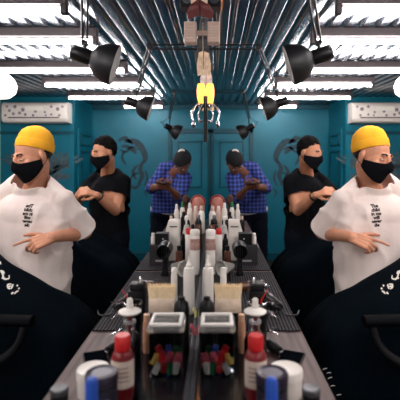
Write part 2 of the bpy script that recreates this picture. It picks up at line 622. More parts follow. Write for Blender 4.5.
# ------------------------------------------------------------------ murals: brush strokes painted on the walls
def strokes(name, label, lines, plane_y, mt, sc=1):
    b = B()
    for pts, wd in lines:
        p = smoothline([Vector((q[0], 0, q[1])) for q in pts], 6)
        n = len(p)
        L, Rr = [], []
        for i, q in enumerate(p):
            dd = (p[min(i + 1, n - 1)] - p[max(i - 1, 0)]).normalized()
            nn = Vector((-dd.z, 0, dd.x))
            ww = wd * (math.sin(math.pi * (i + .6) / (n + .2)) ** .6) * (1 + .25 * noise.noise(q * 30))
            L.append(b.verts.new((q.x + nn.x * ww, plane_y, q.z + nn.z * ww)))
            Rr.append(b.verts.new((q.x - nn.x * ww, plane_y, q.z - nn.z * ww)))
        for i in range(n - 1):
            b.faces.new((L[i], L[i + 1], Rr[i + 1], Rr[i]))
    o = link(name, b, mt, None, False)
    thicken(o, .001, 0)
    return tag(o, label, 'mural')


def wp(px, y, d):
    v = at(px, y, d); return (v.x, v.z)


D = Y1
ln = [([(297, 142), (288, 141), (281, 146), (276, 156), (277, 163)], 3.2), ([(300, 146), (293, 147), (287, 151), (285, 154)], 2.2),
      ([(277, 160), (281, 168), (279, 176), (283, 184)], 2.4), ([(284, 165), (288, 172), (285, 180)], 1.6), ([(276, 170), (274, 178), (277, 186)], 1.2),
      ([(280, 183), (286, 188), (291, 185)], 1.5), ([(297, 150), (299, 158), (295, 165)], 1.3), ([(272, 188), (276, 192), (274, 197)], .9),
      ([(289, 144), (296, 138), (303, 141)], 2.2), ([(283, 150), (289, 147), (296, 152), (302, 149)], 1.2), ([(281, 172), (289, 176), (292, 183)], 1.1)]
strokes('mural', 'dark grey painted figure on the far teal wall behind the black-shirted man', [([wp(*q, D) for q in pts], wd * D / F) for pts, wd in ln], Y1 - .003, M_mural)
D = BY
ln = []
for s_, cx in ((-1, 378), (1, 378)):
    for k in range(7):
        a = R(18 + k * 9)
        r0, r1 = 14, 44 - k * 2.4
        p = [(cx + s_ * math.cos(a) * r * (1.0), 170 - math.sin(a) * r * .62 + 4 * math.sin(r / 10)) for r in (r0, (r0 + r1) / 2, r1)]
        ln.append((p, 1.7))
        p = [(cx + s_ * math.cos(a + .1) * r, 182 - math.sin(a) * r * .5) for r in (r0, (r0 + r1) / 2, r1 * .8)]
        ln.append((p, 1.2))
ln.append(([(360, 166), (378, 172), (396, 166)], 2.0)); ln.append(([(362, 170), (378, 176), (394, 170)], 2.0))
strokes('mural', 'dark grey painted wing feathers on the teal wall below the air conditioner', [([wp(*q, D) for q in pts], wd * D / F) for pts, wd in ln], BY - .003, mat('grey feather paint', (62, 84, 92), .6, mott=.4, mscale=25))


# ------------------------------------------------------------------ black articulated lamps on the mirror wall
def arm_lamp(y_wall, elbow, joint, centre, axis, rr, label):
    elbow, joint, centre, axis = Vector(elbow), Vector(joint), Vector(centre), Vector(axis).normalized()
    base = Vector((.0015, elbow.y, elbow.z))
    t = thing('arm_lamp', label, 'lamp', base, 'black articulated lamps along the mirror')
    b = B(); box(b, .001, .02, base.y - .025, base.y + .025, base.z - .045, base.z + .045, .004)
    lathe(b, [(.016, 0), (.016, .02)], (.028, base.y, base.z - .01)); link('wall_bracket', b, M_matte, t)
    b = B()
    for dz in (.014, -.014):
        tube(b, [base + Vector((.025, 0, dz)), elbow + Vector((0, 0, dz))], .0055)
    link('upper_arm', b, M_matte, t)
    b = B(); lathe(b, [(.02, -.014), (.02, .014)], elbow, (0, 1, 0)); lathe(b, [(.009, -.026), (.009, .026)], elbow, (0, 1, 0)); link('elbow', b, M_matte, t)
    b = B()
    sd = (joint - elbow).normalized().cross(Vector((0, 0, 1))).normalized()
    for s_ in (1, -1):
        tube(b, [elbow + sd * .011 * s_, joint + sd * .011 * s_], .0055)
    link('lower_arm', b, M_matte, t)
    k = rr / .102
    sock0 = centre - axis * .045 * k
    b = B(); lathe(b, [(.014, -.02), (.014, .02)], joint, (0, 1, 0)); tube(b, [joint, joint + Vector((0, 0, -.02)), sock0 - axis * .02], .007); link('swivel', b, M_matte, t)
    b = B()
    pr = [(.102, .075), (.1045, .073), (.1035, .06), (.098, .03), (.085, -.003), (.064, -.03), (.04, -.046), (.034, -.05)]
    lathe(b, [(a * k, c * k) for a, c in pr], centre, axis, 40, cap=False)
    sh = link('shade', b, M_matte, t)
    b = B()
    lathe(b, [(a * k * .975, c * k + .002) for a, c in pr], centre, axis, 40, cap=False)
    link('shade_lining', b, mat('white enamel lining', (240, 238, 236), .4, mott=0), sh)
    b = B(); ellip(b, centre + axis * .02 * k, (.03 * k, .03 * k, .03 * k)); lathe(b, [(.014 * k, -.06 * k), (.014 * k, .0)], centre, axis, 14)
    link('bulb', b, mat('unlit white bulb', (235, 232, 228), .25, mott=0), t)
    b = B()
    lathe(b, [(0, -.148 * k), (.03 * k, -.147 * k), (.036 * k, -.14 * k), (.038 * k, -.12 * k), (.038 * k, -.055 * k), (.034 * k, -.045 * k)], centre, axis, 24)
    link('socket', b, M_black, t)
    e = centre - axis * .147 * k
    b = B()
    q = smoothline([e, e - axis * .035 + Vector((0, 0, .008)), e - axis * .05 + Vector((0, -.01, .02)), e - axis * .02 + Vector((0, -.02, .035)), joint + Vector((.01, -.012, .01)), joint * .6 + elbow * .4 + Vector((0, 0, -.012)), elbow + Vector((0, 0, -.015))], 6)
    tube(b, q, .0025, 6); link('cord', b, M_black, t)


arm_lamp(1.05, (.25, 1.05, 2.24), at(319, 43, 2.15), at(303, 61, 2.15), (-.957, .14, -.29), .102, 'black arm lamp with dome shade, largest and nearest to the camera')
arm_lamp(2.65, (.335, 2.65, 2.235), at(277, 93, 3.45), at(271.5, 106, 3.5), (-.93, .1, -.33), .098, 'black arm lamp in the middle, bracket beside the cream box on the mirror')
arm_lamp(4.43, (.355, 4.43, 2.235), at(249, 118, 5.0), at(244.5, 130.5, 5.1), (-.86, .22, -.46), .09, 'black arm lamp farthest away, hanging before the far teal door')

# ------------------------------------------------------------------ things on the top of the mirror
b = B(); box(b, .028, .09, 2.17, 2.24, 2.135, 2.24, .005); box(b, .001, .03, 2.195, 2.215, 2.18, 2.2)
o = tag(link('speaker_box', b, M_cream, None, False), 'small cream box fixed high on the mirror wall', 'box')
b = B()
for k in range(5):
    box(b, .04, .08, 2.167, 2.1695, 2.155 + k * .014, 2.16 + k * .014)
link('front_grille', b, mat('pale grille', (205, 186, 172), .6), o, False)

b = B(); box(b, .03, .095, 1.97, 2.05, 2.245, 2.315, .006); box(b, .001, .031, 1.99, 2.03, 2.27, 2.29)
o = tag(link('speaker_box', b, M_matte, None, False), 'small black box fixed high on the mirror wall, above the cream box', 'box')
b = B(); lathe(b, [(0, 0), (.022, 0), (.022, .002), (0, .002)], (.062, 1.97, 2.28), (0, -1, 0)); link('front_grille', b, M_alu, o)
y_s = 3.0
t = thing('wall_sconce', 'amber glowing glass sconce with chrome arms high on the mirror', 'wall lamp', (.0015, y_s, 1.75))
b = B(); box(b, .001, .014, y_s - .03, y_s + .03, 1.66, 1.98, .004); link('back_plate', b, M_matte, t, False)
b = B()
lathe(b, [(.012, 0), (.02, .01), (.028, .05), (.0295, .09), (.025, .125), (.022, .137)], (.031, y_s, 1.93), (0, 0, 1), 24, cap=False)
thicken(link('glass_shade', b, M_amber, t), .002, -1)
b = B(); ellip(b, (.031, y_s, 2.035), (.012, .012, .024)); link('bulb', b, mat('hot filament bulb', (255, 190, 110), .3, emit=160, emit_rgb=(255, 178, 96)), t)
b = B(); lathe(b, [(.016, 0), (.02, .012), (.014, .03)], (.031, y_s, 1.9)); tube(b, smoothline([(.012, y_s, 1.82), (.04, y_s, 1.80), (.05, y_s, 1.85), (.031, y_s, 1.9)]), .007)
for s_ in (-1, 1):
    tube(b, smoothline([(.02, y_s, 1.9), (.06, y_s + s_ * .04, 1.92), (.095, y_s + s_ * .05, 1.86), (.085, y_s + s_ * .05, 1.80)]), .007)
    lathe(b, [(.004, 0), (.014, .02), (.006, .05)], (.085, y_s + s_ * .05, 1.76))
link('chrome_arm', b, M_chrome, t)
pal = [((226, 205, 180), 'cream'), ((92, 38, 36), 'dark red'), ((30, 30, 36), 'black'), ((206, 180, 150), 'tan'), ((96, 60, 50), 'brown'), ((210, 205, 200), 'pale grey'), ((120, 56, 48), 'brick red'), ((60, 56, 60), 'charcoal'), ((230, 190, 120), 'straw'), ((190, 180, 176), 'light grey')]
for k in range(10):
    yy = [1.75, 1.88, 2.35, 2.5, 2.75, 3.2, 3.45, 3.7, 4.0, 4.3][k]
    c, nm = pal[k]
    dep = [.03, .05, .035, .04, .045, .055, .04, .05, .05, .055][k]
    h = [.14, .16, .2, .3, .22, .36, .3, .24, .34, .3][k]
    t = thing('paper_strip', '%s paper strip pinned along the mirror top, %s' % (nm, ['nearest of its row', 'in front of the cream box', 'just behind the cream box', 'before the middle lamp bracket', 'before the amber sconce', 'right behind the amber sconce', 'long, beyond the sconce', 'short, beyond the sconce', 'second from the far end of its row', 'at the far end of its row'][k]), 'paper', (.002, yy, CEIL - .02), 'paper strips along the top of the mirror')
    b = B()
    n = 10
    L = []
    for i in range(n + 1):
        zz = CEIL - .012 - h * i / n
        xx = .004 + dep * (.25 + .75 * i / n) * (1 - .35 * noise.noise(Vector((k * 3.1, i * .5, 0))))
        wv = .012 * math.sin(i * 1.3 + k)
        L.append((b.verts.new((.003, yy + wv, zz)), b.verts.new((xx, yy + .035 + wv * 1.5, zz + .01 * math.sin(i)))))
    for a, c2 in zip(L, L[1:]):
        b.faces.new((a[0], a[1], c2[1], c2[0]))
    o = link('sheet', b, mat(nm + ' paper', c, .6, mott=.3, mscale=40), t, False); thicken(o, .0015)
    b = B(); lathe(b, [(.006, 0), (.006, .004), (.003, .007)], (.001, yy, CEIL - .03), (1, 0, 0), 10); link('pin', b, M_chrome, t)

# round white pendant lamp outside the frame, seen in the mirror
t = thing('pendant_lamp', 'lit round white pendant lamp seen only in the mirror, top left', 'lamp', (1.47, 2.95, CEIL))
b = B(); lathe(b, [(.03, -.02), (.045, -.018), (.045, 0)], (1.47, 2.95, CEIL - .002)); link('ceiling_rose', b, M_white, t)
b = B(); tube(b, [(1.47, 2.95, CEIL), (1.47, 2.95, 2.16)], .004); link('cord', b, M_black, t)
b = B(); lathe(b, [(.04, .17), (.10, .14), (.15, .09), (.165, .05), (.155, .0), (.12, -.03), (.0, -.035)], (1.47, 2.95, 2.0)); link('lamp_shade', b, M_globe, t)

# ------------------------------------------------------------------ containers on the counter


def bottle(name, label, cat, x, y, z, body, cap=None, mb=M_white, mc=M_white, capname='cap', group=None, extra=None, n=24):
    t = thing(name, label, cat, (x, y, z), group)
    b = B(); lathe(b, body, (x, y, z), n=n); link('body', b, mb, t)
    if cap:
        b = B(); lathe(b, cap, (x, y, z), n=n); link(capname, b, mc, t)
    if extra:
        extra(t, x, y, z)
    return t


def label_band(mt, r, z0, z1, name='paper_label', a0=-math.pi, a1=math.pi):
    def f(t, x, y, z):
        b = B()
        n = 30
        lo_, hi_ = [], []
        for i in range(n + 1):
            a = a0 + (a1 - a0) * i / n
            lo_.append(b.verts.new((x + r * math.cos(a), y + r * math.sin(a), z + z0)))
            hi_.append(b.verts.new((x + r * math.cos(a), y + r * math.sin(a), z + z1)))
        for i in range(n):
            b.faces.new((lo_[i], lo_[i + 1], hi_[i + 1], hi_[i]))
        o = link(name, b, mt, t)
        for k in range(4):                 # lines of small print as raised bars
            bb = B()
            zz = z0 + (z1 - z0) * (.25 + .16 * k)
            ll, hh = [], []
            for i in range(9):
                a = -math.pi / 2 - .75 + (1.5 - .35 * (k % 2)) * i / 8
                ll.append(bb.verts.new((x + (r + .0004) * math.cos(a), y + (r + .0004) * math.sin(a), z + zz)))
                hh.append(bb.verts.new((x + (r + .0004) * math.cos(a), y + (r + .0004) * math.sin(a), z + zz + (z1 - z0) * .05)))
            for i in range(8):
                bb.faces.new((ll[i], ll[i + 1], hh[i + 1], hh[i]))
            link('print_line', bb, mat('pale grey print', (165, 140, 130), .6, mott=0), o)
    return f


M_lab = mat('off-white label', (226, 208, 192), .55, mott=.04)
# red bottle
bottle('bottle', 'dark red bottle with bright red cap and off-white label, front of the counter', 'bottle', .17, 1.1, TZ,
       [(0, 0), (.026, 0), (.028, .004), (.028, .108), (.024, .119), (.019, .123), (.019, .128)],
       [(.0195, .126), (.02, .128), (.02, .158), (.017, .162), (0, .162)], M_darkred, M_red, extra=label_band(M_lab, .0284, .036, .104))
# dark tub with purple-rimmed lid
t = bottle('jar', 'dark round jar with glossy purple lid, in front of the white tub', 'jar', .199, 1.005, CZ0,
           [(0, 0), (.034, 0), (.0365, .004), (.0365, .095), (.035, .098)], [(.0355, .097), (.038, .099), (.038, .116), (.036, .12), (.033, .118), (0, .117)], mat('dark blue jar', (22, 22, 34), .25), M_purple, 'lid', extra=label_band(mat('dark label', (40, 38, 52), .4), .0368, .02, .085))
b = B(); lathe(b, [(0, .1176), (.024, .1176), (.024, .1186), (0, .1186)], (.199, 1.005, CZ0)); link('lid_emblem', b, mat('dim silver print', (92, 88, 98), .35), t)
# white tub
bottle('tub', 'round white tub behind the dark purple-lidded jar', 'tub', .252, 1.125, CZ0,
       [(0, 0), (.038, 0), (.04, .004), (.041, .046)], [(.041, .046), (.043, .048), (.043, .067), (.041, .071), (.034, .069), (0, .069)], M_white, M_white, 'lid')
# small black can with grey top
bottle('spray_can', 'small black can with pale grey top at the counter edge, nearest the camera', 'can', .278, .95, CZ0,
       [(0, 0), (.018, 0), (.019, .003), (.019, .1)], [(.0185, .1), (.0198, .101), (.0198, .110), (.017, .113), (0, .111)], M_black, mat('dark grey lid', (70, 70, 74), .35), 'lid')
# blue bottle
bottle('bottle', 'slim blue round-topped bottle in front of the dark purple-lidded jar', 'bottle', .178, .85, CZ0,
       [(0, 0), (.02, 0), (.021, .004), (.021, .11), (.014, .12), (.012, .125)], [(.012, .124), (.0125, .126), (.0125, .176), (.009, .184), (0, .187)], M_blue, M_blue)
# pale box at the very front
b = B(); box(b, .20, .245, .86, .90, CZ0, CZ0 + .075, .003)
o = tag(link('carton', b, M_white, None, False), 'small white carton at the counter front, beside the blue bottle', 'carton')
# phone
t = thing('phone', 'black smartphone lying face up on the grey wood, beside the white tub', 'phone', (.292, 1.30, CZ0))
Mx = Matrix.Translation((.292, 1.30, CZ0)) @ Matrix.Rotation(R(-22), 4, 'Z')
b = B(); box(b, -.035, .035, -.07, .07, 0, .008, .003); bmesh.ops.transform(b, matrix=Mx, verts=b.verts); link('case', b, M_black, t, False)
b = B(); box(b, -.032, .032, -.066, .066, .0079, .0084); bmesh.ops.transform(b, matrix=Mx, verts=b.verts); link('screen', b, mat('black glass', (8, 11, 16), .3, spec=0, mott=0), t, False)


# disinfectant dispenser with white pump disc
def dispenser():
    x, y, z = .184, 1.262, TZ if False else CZ0
    t = thing('pump_dispenser', 'dark liquid dispenser with clear neck and white disc pump, behind the red-capped bottle', 'dispenser', (x, y, z))
    b = B(); lathe(b, [(0, 0), (.03, 0), (.033, .005), (.033, .085), (.026, .102), (.016, .112)], (x, y, z)); link('body', b, mat('dark liquid bottle', (24, 18, 22), .12), t)
    b = B(); lathe(b, [(.0145, .11), (.0145, .165)], (x, y, z)); link('neck', b, M_glass, t)
    b = B(); lathe(b, [(.005, .11), (.005, .165)], (x, y, z), n=10); link('dip_tube', b, mat('reddish tube', (120, 40, 40), .3), t)
    b = B(); lathe(b, [(.017, .136), (.018, .137), (.018, .143), (.017, .144)], (x, y, z)); link('collar', b, M_silverlid, t)
    b = B(); lathe(b, [(.0, .165), (.03, .166), (.033, .168), (.033, .171), (.03, .173), (.016, .178), (.011, .181), (.010, .19), (.0, .19)], (x, y, z)); link('disc', b, M_white, t)
    b = B(); lathe(b, [(.008, .189), (.009, .192), (.009, .203), (.006, .208), (0, .209)], (x, y, z)); link('knob', b, M_white, t)


dispenser()


# square clear jar with coloured guards
def guard_jar():
    x, y, z = .0725, 1.237, TZ
    t = thing('storage_jar', 'square clear plastic jar with frosted lid holding colourful clipper guards', 'jar', (x, y, z))
    b = B(); box(b, x - .046, x + .046, y - .046, y + .046, z, z + .128, .01, 3); link('body', b, M_plasticclear, t)
    b = B(); box(b, x - .0535, x + .0515, y - .0525, y + .0525, z + .128, z + .146, .008, 3)
    lid = link('lid', b, M_lidclear, t)
    b = B()
    for (a, c, d_, e) in ((-.047, .045, -.046, -.034), (-.047, .045, .034, .046), (-.047, -.036, -.034, .034), (.034, .045, -.034, .034)):
        box(b, x + a, x + c, y + d_, y + e, z + .1455, z + .154, .003)
    link('lid_rim', b, mat('white frosted rim', (226, 222, 216), .4, mott=.04), lid)
    cols = [('red', M_red), ('green', M_green), ('blue', M_blue), ('pink', M_pink), ('white', M_white), ('yellow', mat('yellow plastic', (226, 190, 90), .4)), ('black', M_black)]
    spots = [(-.028, -.028, .0, 'white'), (-.012, -.03, .0, 'green'), (.006, -.03, .004, 'red'), (.025, -.028, .0, 'white'), (-.03, -.008, .02, 'pink'), (-.008, -.012, .024, 'pink'),
             (.012, -.012, .026, 'red'), (.03, -.01, .018, 'yellow'), (-.025, .014, .03, 'green'), (-.005, .012, .034, 'blue'), (.02, .014, .032, 'red'), (-.02, .03, .0, 'black'), (.02, .032, .0, 'black'), (0, .03, .0, 'blue'),
             (-.03, .012, 0, 'red'), (.03, .01, 0, 'green')]
    seen = {}
    for k, (dx, dy, dz, c) in enumerate(spots):
        seen[c] = seen.get(c, 0) + 1
        g = B()
        box(g, -.0085, .0085, -.007, .007, 0, .022, .003)
        for q in range(4):
            box(g, -.0078 + q * .0043, -.0055 + q * .0043, -.006, .006, .021, .031)
        bmesh.ops.rotate(g, verts=g.verts, cent=(0, 0, .015), matrix=Matrix.Rotation(random.uniform(-.5, .5), 3, 'Y') @ Matrix.Rotation(random.uniform(-1, 1), 3, 'Z'))
        bmesh.ops.translate(g, verts=g.verts, vec=(x + dx, y + dy, z + .008 + dz))
        o = link('clipper_guard', g, dict(cols)[c], None, False, loc=(x + dx, y + dy, z + .008 + dz))
        tag(o, '%s plastic clipper guard inside the square clear jar' % c, 'clipper guard', 'clipper guards in the clear jar')


guard_jar()


# wide bristle brush in a holder
def wide_brush():
    x, y, z = .109, 1.42, CZ0
    t = thing('brush_holder', 'small black round holder behind the square clear jar, holding the beige brush', 'holder', (x, y, z))
    b = B(); lathe(b, [(0, 0), (.036, 0), (.037, .003), (.037, .105), (.034, .105), (.033, .006), (0, .006)], (x, y, z)); link('cup', b, M_black, t)
    t = thing('flat_brush', 'wide beige bristle brush standing bristles up behind the square clear jar', 'brush', (x, y, z + .006))
    b = B(); box(b, x - .012, x + .012, y - .006, y + .006, z + .0065, z + .12, .003); link('handle', b, M_wood_l, t)
    b = B(); box(b, x - .043, x + .043, y - .011, y + .011, z + .11, z + .158, .004); link('ferrule', b, mat('pale wood ferrule', (226, 206, 184), .4, mott=.2, mscale=40), t)
    b = B()
    for i in range(46):
        for j in range(5):
            bx = x - .041 + .082 * i / 45
            by = y - .009 + .018 * j / 4
            sx = (bx - x) * .1 + random.uniform(-.002, .002)
            tube(b, [(bx, by, z + .156), (bx + sx, by + random.uniform(-.003, .003), z + .2 + random.uniform(-.004, .006))], [.0012, .0008], 4)
    box(b, x - .041, x + .041, y - .009, y + .009, z + .156, z + .196)
    link('bristles', b, M_bristle, t, False)


wide_brush()
bottle('bottle', 'black bottle with domed shoulders tight against the mirror, behind the square jar', 'bottle', .04, 1.36, TZ,
       [(0, 0), (.023, 0), (.025, .004), (.025, .135), (.022, .155), (.012, .165)], [(.011, .163), (.011, .174), (0, .176)], M_black, M_black)
bottle('bottle', 'tan slim bottle beside the brush holder, behind the white-disc dispenser', 'bottle', .15, 1.36, CZ0,
       [(0, 0), (.011, 0), (.012, .003), (.012, .1), (.009, .106)], [(.01, .105), (.01, .125), (0, .127)], M_tan, mat('beige cap', (214, 172, 140), .4))


# black cup with silver clips
def clip_cup():
    x, y, z = .208, 1.43, CZ0
    t = thing('cup', 'black cup behind the white-disc dispenser with silver clips on its rim', 'cup', (x, y, z))
    b = B(); lathe(b, [(0, 0), (.028, 0), (.03, .003), (.031, .14), (.028, .14), (.027, .006), (0, .006)], (x, y, z)); link('cup_wall', b, M_black, t)
    b = B(); lathe(b, [(.0305, .136), (.0325, .137), (.0325, .143), (.0305, .144)], (x, y, z), cap=False); link('cup_rim', b, M_chrome, t)
    for k, (zz, ln_, a, wh) in enumerate(((.142, .04, -10, 'at the rim'), (.118, .034, -25, 'below the rim'), (.098, .034, 12, 'halfway down the cup'), (.058, .038, -12, 'lowest on the cup'))):
        bb = B()
        p0 = Vector((x + .0315, y - .012 * (k % 2), z + zz))
        dr = Vector((math.cos(R(a)), -.3, math.sin(R(a)))).normalized()
        up = Vector((0, 0, 1))
        tube(bb, [p0, p0 + dr * ln_ * .5 + up * .005, p0 + dr * ln_ + up * .009], .0022, 6)
        tube(bb, [p0, p0 + dr * ln_ * .5 - up * .005, p0 + dr * ln_ - up * .009], .0022, 6)
        lathe(bb, [(.004, -.006), (.004, .006)], p0 + dr * ln_ * .45, (0, 1, 0), 10)
        o = link('hair_clip', bb, M_chrome, None, True, loc=p0)
        tag(o, 'silver hair clip gripping the black cup, ' + wh, 'hair clip', 'silver hair clips on the black cup')
    t = thing('comb', 'red tail comb standing in the black cup of clips', 'comb', (x, y, z + .006))
    b = B(); tube(b, [(x - .01, y, z + .01), (x + .012, y - .004, z + .15), (x + .032, y - .01, z + .185)], [.003, .003, .0015], 8); link('tail', b, M_red, t)
    b = B(); box(b, x - .021, x - .004, y - .002, y + .002, z + .0065, z + .09, .001); link('comb_body', b, M_black, t)


clip_cup()
# small black roll
t = thing('trimmer', 'small black trimmer lying on the wood below the silver clips', 'trimmer', (.246, 1.36, CZ0))
b = B(); lathe(b, [(0, -.03), (.014, -.03), (.017, -.02), (.018, .02), (.014, .032), (0, .033)], (.252, 1.365, CZ0 + .0185), (.5, -1, 0)); link('housing', b, M_black, t)
b = B(); box(b, .264, .274, 1.324, 1.332, CZ0 + .008, CZ0 + .024, .002); link('blade', b, M_chrome, t, False)

# black clipper box and others on the mat
t = thing('clipper_stand', 'square black clipper stand on the dotted mat behind the silver clips', 'stand', (.222, 1.6, MZ))
b = B(); box(b, .19, .254, 1.57, 1.634, MZ, MZ + .125, .006); link('body', b, M_black, t)
b = B(); box(b, .196, .248, 1.576, 1.628, MZ + .125, MZ + .15, .005); link('top_block', b, M_matte, t)
b = B(); lathe(b, [(.006, 0), (.006, .02), (.003, .024)], (.21, 1.59, MZ + .149)); link('peg', b, M_chrome, t)

for k, (x, y, wh) in enumerate(((.038, 1.72, 'nearest the mirror'),)):
    bottle('squeeze_bottle', 'white squeeze bottle with tapered nozzle standing against the mirror channel', 'bottle', x, y, CZ0,
           [(0, 0), (.021, 0), (.0225, .004), (.0225, .165), (.019, .18), (.012, .184)], [(.0125, .183), (.0125, .194), (.008, .198), (.003, .23), (.0, .231)], M_white, M_white, 'nozzle')
bottle('cosmetic_tube', 'thin white tube standing to the right of the tapered-nozzle bottle', 'tube', .10, 1.75, CZ0,
       [(0, 0), (.012, 0), (.013, .003), (.013, .14), (.011, .15)], [(.0115, .148), (.0115, .17), (.009, .174), (0, .174)], M_white, M_white)
for k, (y, mt, nm) in enumerate(((1.62, mat('pale yellow plastic', (226, 220, 150), .4), 'yellow'), (1.46, M_pink, 'pink'))):
    bb = B(); z = COUNTER + .019
    for dy in (-.008, .008):
        tube(bb, [(.007, y + dy, z + .004), (.007, y + dy, z + .02), (.016, y + dy, z + .034)], .004, 8)
    tube(bb, [(.007, y - .009, z + .012), (.007, y + .009, z + .012)], .004, 8)
    tag(link('hair_clip', bb, mt, None, True, loc=(.007, y, z)), 'small %s hair clip standing on the mirror channel' % nm, 'hair clip')

# black comb on the mat
t = thing('comb', 'long black comb lying across the dotted mat before the hair dryer', 'comb', (.19, 2.1, MZ))
b = B(); box(b, .13, .27, 2.105, 2.12, MZ, MZ + .006, .002); link('spine', b, M_black, t, False)
b = B()
for k in range(28):
    box(b, .134 + k * .0048, .1362 + k * .0048, 2.072, 2.106, MZ + .001, MZ + .005)
link('teeth', b, M_black, t, False)


def clippers(x, y, a, label, mt):
    t = thing('hair_clipper', label, 'hair clipper', (x, y, MZ))
    Mx = Matrix.Translation((x, y, MZ)) @ Matrix.Rotation(R(a), 4, 'Z')
    b = B(); lathe(b, [(0, -.085), (.015, -.083), (.02, -.06), (.0205, 0), (.023, .05), (.022, .068), (0, .069)], (0, 0, .0235), (0, 1, 0)); bmesh.ops.transform(b, matrix=Mx, verts=b.verts); link('housing', b, mt, t)
    b = B(); box(b, -.02, .02, .066, .088, .014, .024, .002)
    for k in range(9):
        box(b, -.0195 + k * .0045, -.017 + k * .0045, .086, .094, .015, .02)
    bmesh.ops.transform(b, matrix=Mx, verts=b.verts); link('blade', b, M_chrome, t, False)
    b = B(); box(b, -.005, .005, -.01, .02, .043, .047, .002); bmesh.ops.transform(b, matrix=Mx, verts=b.verts); link('switch', b, M_silverlid, t, False)
    b = B(); tube(b, smoothline([(0, -.083, .022), (.01, -.12, .006), (.05, -.13, .005), (.08, -.09, .005)], 5), .003, 6); bmesh.ops.transform(b, matrix=Mx, verts=b.verts); link('cord', b, M_black, t)


clippers(.30, 1.78, 15, 'black hair clipper lying on the dotted mat behind the square stand', M_black)
clippers(.225, 1.98, -70, 'dark brown hair clipper lying across the dotted mat, nearer the mirror', M_brown)
# hair dryer standing on its handle
def dryer():
    x, y, z = .195, 2.25, MZ
    t = thing('hair_dryer', 'black hair dryer standing on its handle, round nozzle toward the camera', 'hair dryer', (x, y, z))
    b = B(); lathe(b, [(0, 0), (.02, 0), (.021, .004), (.016, .02), (.014, .06), (.016, .115)], (x, y, z)); link('handle', b, M_black, t)
    b = B(); lathe(b, [(.0, -.075), (.028, -.07), (.038, -.04), (.038, .03), (.036, .07), (.036, .085), (.032, .085), (.027, .03), (0, .03)], (x, y, z + .138), (0, -1, 0)); link('barrel', b, M_black, t)
    b = B()
    for k in range(5):
        tube(b, [(x - .024 + k * .012, y - .045, z + .138 - .02), (x - .024 + k * .012, y - .045, z + .138 + .02)], .0012, 5)
    link('front_grille', b, M_alu, t)
    t = thing('funnel', 'clear pale cone lying on its side, left of the black hair dryer', 'funnel', (.135, 2.3, CZ0))
    b = B(); lathe(b, [(.012, -.035), (.014, -.03), (.038, .04), (.042, .05), (.04, .05), (.012, -.02)], (.137, 2.28, CZ0 + .0425), (-.7, -.6, -.02), cap=False); link('cone', b, M_frost, t)
    b = B(); lathe(b, [(.041, .048), (.043, .049), (.043, .053), (.041, .054)], (.137, 2.28, CZ0 + .0425), (-.7, -.6, -.02), cap=False); link('rim', b, M_white, t)


dryer()
# mid group
t = bottle('canister', 'white canister with printed picture label, close to the mirror', 'canister', .042, 2.3, CZ0,
           [(0, 0), (.024, 0), (.026, .004), (.026, .2), (.023, .208)], [(.024, .207), (.0262, .21), (.0262, .232), (.022, .237), (0, .237)], M_white, M_white, 'lid', extra=label_band(mat('mauve picture', (176, 138, 130), .5, mott=.5, mscale=60), .0264, .13, .19))
bottle('spray_can', 'white spray can with red cap, right of the picture-label canister', 'can', .088, 2.52, CZ0,
       [(0, 0), (.019, 0), (.0205, .003), (.0205, .165), (.016, .174)], [(.0165, .173), (.017, .175), (.017, .203), (.014, .207), (0, .207)], M_white, M_red)
bottle('bottle', 'small brown bottle between red-capped can and white slanted dispenser', 'bottle', .136, 2.42, CZ0,
       [(0, 0), (.018, 0), (.0195, .003), (.0195, .09), (.012, .1)], [(.0125, .099), (.0125, .125), (0, .127)], M_brown, M_black)
t = thing('paper_dispenser', 'tall white dispenser with a slanted side, behind the hair dryer', 'dispenser', (.2, 2.6, MZ))
b = B()
pr = [(.148, MZ), (.245, MZ), (.245, MZ + .12), (.212, MZ + .24), (.148, MZ + .24)]
A = [b.verts.new((p, 2.57, q)) for p, q in pr]; C = [b.verts.new((p, 2.65, q)) for p, q in pr]
for i in range(5):
    b.faces.new((A[i], A[(i + 1) % 5], C[(i + 1) % 5], C[i]))
b.faces.new(A[::-1]); b.faces.new(C)
bmesh.ops.recalc_face_normals(b, faces=b.faces)
bmesh.ops.bevel(b, geom=b.edges[:], offset=.004, segments=2, affect='EDGES')
link('body', b, M_white, t, False)
b = B(); box(b, .16, .205, 2.566, 2.5705, MZ + .2, MZ + .206); link('paper_slot', b, M_black, t, False)
b = B(); box(b, .205, .31, 2.46, 2.53, MZ, MZ + .115, .003)
o = tag(link('carton', b, mat('dark grey card', (38, 36, 40), .6), None, False), 'dark grey carton under the black card box, right of the slanted dispenser', 'carton')
b = B(); box(b, .2055, .2745, 2.4575, 2.4605, MZ + .02, MZ + .03); link('print_band', b, M_silverlid, o, False)
t = thing('carton', 'black card box on top of the dark grey carton beside the slanted dispenser', 'carton', (.24, 2.495, MZ + .1155))
b = B(); box(b, .203, .277, 2.462, 2.528, MZ + .1155, MZ + .18, .003); link('box_body', b, M_black, t, False)
b = B(); lathe(b, [(.0, 0), (.004, 0), (.004, .0008), (0, .0008)], (.232, 2.4618, MZ + .15), (0, -1, 0), 12); link('print_mark', b, M_print, t)
bottle('bottle', 'small white bottle standing on the dark grey carton, right of the black card box', 'bottle', .293, 2.495, MZ + .1155,
       [(0, 0), (.012, 0), (.013, .003), (.013, .04), (.009, .046)], [(.01, .045), (.01, .062), (0, .064)], M_white, M_white)


def trigger(t, x, y, z):
    b = B(); box(b, x - .012, x + .012, y - .035, y + .018, z + .2, z + .225, .004); box(b, x - .006, x + .006, y - .026, y - .018, z + .165, z + .202, .002); link('trigger_head', b, M_white, t)


